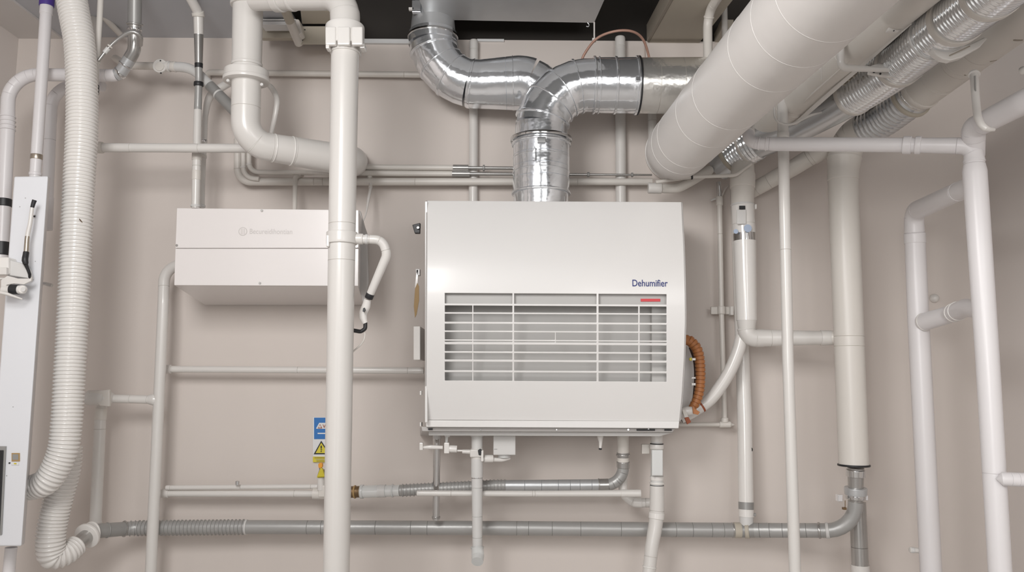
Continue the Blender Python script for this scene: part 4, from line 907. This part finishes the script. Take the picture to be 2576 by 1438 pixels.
run('low_cross_pipe', 'thin cream horizontal pipe leaving the lower right of the dehumidifier', 'pipe',
    [(1695, 1067, 4.26), (1836, 1067, 4.26), (1847, 1068, 4.26)], [10, 11, 4], 'cream', bend=.002, seg=20, parts=[('socket', (1822, 1067), 30, 2.5, 'cream')])
run('slim_riser', 'slim plain white riser standing in front of the horizontal pipes on the right', 'pipe',
    [(1968, 225, 3.62), (1970, 340, 3.61), (1982, 900, 3.60), ext(1982, 900, 2000, 1438, 3.60)], [25, 27, 28, 30], 'white', seg=32, grooves=[(1974, 625)], parts=[('socket', (1969, 343), 14, 1.2, 'white')])
ar = run('right_arch_pipe', 'white pipe arching from the trunk pipe across to the tallest right riser', 'pipe',
    [(1880, 296, 3.5), (1884, 360, 3.42, 30), (1950, 362, 3.38, 60), (2300, 365, 3.1), (2449, 367, 3.0, 34), (2452, 430, 3.0), (2484, 900, 2.98), ext(2484, 900, 2516, 1438, 2.96)],
    [27, 30, 35, 37, 42, 56, 54, 54], 'lilac', seg=44, bend=.07,
    grooves=[(1898, 370), (1908, 369), (1925, 367), (1940, 364), (2405, 366), (2451, 385), (2452, 410), (2501, 1187)],
    parts=[('socket', (1882, 325), 34, 1.5, 'white'), ('coupling', (2285, 365), 20, 4, 'lilac'), ('coupling', (2307, 365), 14, 4, 'lilac'), ('socket', (2452, 398), 24, 2, 'lilac'), ('seam', (1912, 369), 3, 1.5, 'lilac'), ('seam', (1930, 366), 3, 1.5, 'lilac')])
run('x', None, None, [(2505, 1204, 2.93), (2522, 1204, 2.92), (2620, 1208, 2.9)], [2, 34, 36], 'lilac', parent=ar, tube='side_branch', bend=.002, grooves=[(2545, 1205), (2560, 1205)])
run('upper_right_pipe', 'thick cool white pipe entering from the right edge and joining the tallest right riser', 'pipe',
    [(2720, 185, 2.5), (2576, 256, 2.7), (2448, 322, 2.96, 30), (2452, 392, 3.03)], [70, 62, 55, 46], 'lilac', seg=44, bend=.09, grooves=[(2452, 352), (2470, 312), (2440, 330)],
    parts=[])
hs = run('slotted_hanger', 'white slotted strap hanger dropping from the beige duct to the thick right pipe', 'hanger',
    [(2450, 182, 2.88), (2456, 262, 2.80), (2462, 300, 2.74), (2478, 322, 2.72), (2500, 326, 2.74)], [20, 19, 19, 16, 9], 'white', smooth=True, seg=24,
    parts=[('top_flange', (2450, 186), 5, 4, 'white')])
poly('slot', [(2452, 190), (2455, 190), (2457, 255), (2455, 258)], 2.815, .006, 'greyp', hs, 0)
run('right_loop_pipe', 'cool white riser with a sloping top second from the right', 'pipe',
    [(2452, 463, 3.12), (2298, 533, 3.80, 34), (2302, 610, 3.82), (2310, 800, 3.82), ext(2310, 800, 2342, 1438, 3.82)], [48, 46, 48, 50, 51], 'lilac', seg=44, bend=.09,
    grooves=[(2408, 481), (2300, 545), (2312, 530), (2303, 585)],
    parts=[('socket', (2303, 600), 26, 1.5, 'lilac'), ('seam', (2412, 480), 3, 1, 'lilac')])
run('loop_cross_branch', 'short thick branch sloping between the two rightmost risers', 'pipe',
    [(2316, 812, 3.79), (2390, 790, 3.6), (2430, 774, 3.35, 20), (2478, 778, 3.02)], [44, 44, 46, 44], 'lilac', seg=40, end_round=.02,
    parts=[('seam', (2325, 809), 4, 1.2, 'white'), ('seam', (2400, 787), 4, 2, 'white'), ('seam', (2411, 783), 3, 2, 'white')])
run('pipe_stub', 'small capped stub on the left of the second right riser near the bottom', 'stub', [(2288, 1382, 3.85), (2322, 1385, 3.85)], 13, 'white', end_round=.003, parts=[('cap', (2292, 1382), 9, 1, 'palegrey')])
tag(disc('wall_plug', 2350, 750, D - .005, 11, .03, 'white', None, dome=True), 'round white knob on the wall between the two rightmost risers', 'knob')
tag(disc('wall_button', 2572, 178, 3.2, 10, .03, 'gloss', None, dome=True), 'round white button at the upper right edge', 'button')

# oval slots and marks that lie on curved surfaces
def surf_disc(name, px, py, rx, ry, mt, parent, ang=0.):
    bpy.context.view_layer.update()
    d = ray(px, py).normalized()
    ok, loc, nor, *_ = scn.ray_cast(bpy.context.evaluated_depsgraph_get(), EYE + d * .3, d)
    if not ok: return
    k = (loc - EYE).dot(_F) / F_PX
    u = (R_ * math.cos(ang) - U_ * math.sin(ang)); u = (u - nor * u.dot(nor)).normalized(); v = nor.cross(u)
    ring = [u * math.cos(t) * rx * k + v * math.sin(t) * ry * k for t in [2 * math.pi * i / 20 for i in range(20)]]
    vs = [loc + nor * .0012 + r for r in ring] + [loc - nor * .004 + r for r in ring]
    fs = [tuple(range(20)), tuple(range(39, 19, -1))] + [(i, i + 20, (i + 1) % 20 + 20, (i + 1) % 20) for i in range(20)]
    mk(name, vs, fs, mt, parent)
bdz = bpy.data.objects['beige_duct']
for x, y, a_, b_ in ((2561, 101, 12, 6), (2499, 153, 9, 3), (2428, 189, 3, 2)): surf_disc('oval_slot', x, y, a_, b_, 'beige2', bdz, -.45)
surf_disc('dark_mark', 205, 557, 1, 12, 'brass', hose)

# ============================================================ LIGHT
def area(name, loc, target, size, energy, col=(1, 1, 1)):
    l = bpy.data.lights.new(name, 'AREA'); l.shape = 'RECTANGLE'; l.size, l.size_y = size; l.energy = energy; l.color = col
    o = bpy.data.objects.new(name, l); COL.objects.link(o); o.location = loc
    o.rotation_euler = (Vector(target) - Vector(loc)).to_track_quat('-Z', 'Y').to_euler(); return o
area('ceiling_or_fill_lamp', (-1.1, .4, 2.95), (-.3, 4.3, 1.5), (1.0, 1.0), 66, (1, .985, .97))
area('ceiling_or_fill_lamp', (1.3, -.8, 2.5), (1.9, 4.3, 1.3), (1.2, .8), 18, (1, .985, .97))
la = area('ceiling_or_fill_lamp', (-.6, -1.2, 2.0), (2.6, 2.9, 1.4), (.9, .8), 9, (1, .985, .97)); la.data.spread = 1.25  # added fill aimed at the right wall, no such lamp known
w = bpy.data.worlds.new('world'); scn.world = w; w.use_nodes = True
bg = w.node_tree.nodes['Background']; bg.inputs[0].default_value = (1, .985, .97, 1); bg.inputs[1].default_value = .84
# made-up bright bars on mid grey, added to give metal reflections contrast
nt = w.node_tree
def math_node(op, a, b):
    n = nt.nodes.new('ShaderNodeMath'); n.operation = op
    for i, v in enumerate((a, b)):
        if isinstance(v, (int, float)): n.inputs[i].default_value = v
        elif v is not None: nt.links.new(v, n.inputs[i])
    return n.outputs[0]
tcw = nt.nodes.new('ShaderNodeTexCoord'); sx = nt.nodes.new('ShaderNodeSeparateXYZ'); nt.links.new(tcw.outputs['Generated'], sx.inputs[0])
stripe = math_node('GREATER_THAN', math_node('SINE', math_node('MULTIPLY', sx.outputs['X'], 11.0), None), -.25)
hi = math_node('GREATER_THAN', sx.outputs['Z'], -.22); lo = math_node('LESS_THAN', sx.outputs['Z'], .42)
msk = math_node('MULTIPLY', math_node('MULTIPLY', stripe, hi), lo)
nt.links.new(math_node('ADD', math_node('MULTIPLY', msk, 1.4), .24), bg.inputs[1])
vs = scn.view_settings; scn.display_settings.display_device = 'sRGB'
vs.view_transform = 'Standard'; vs.look = 'None'; vs.gamma = 1; vs.use_curve_mapping = False; vs.exposure = 0
scn.cycles.use_denoising = True
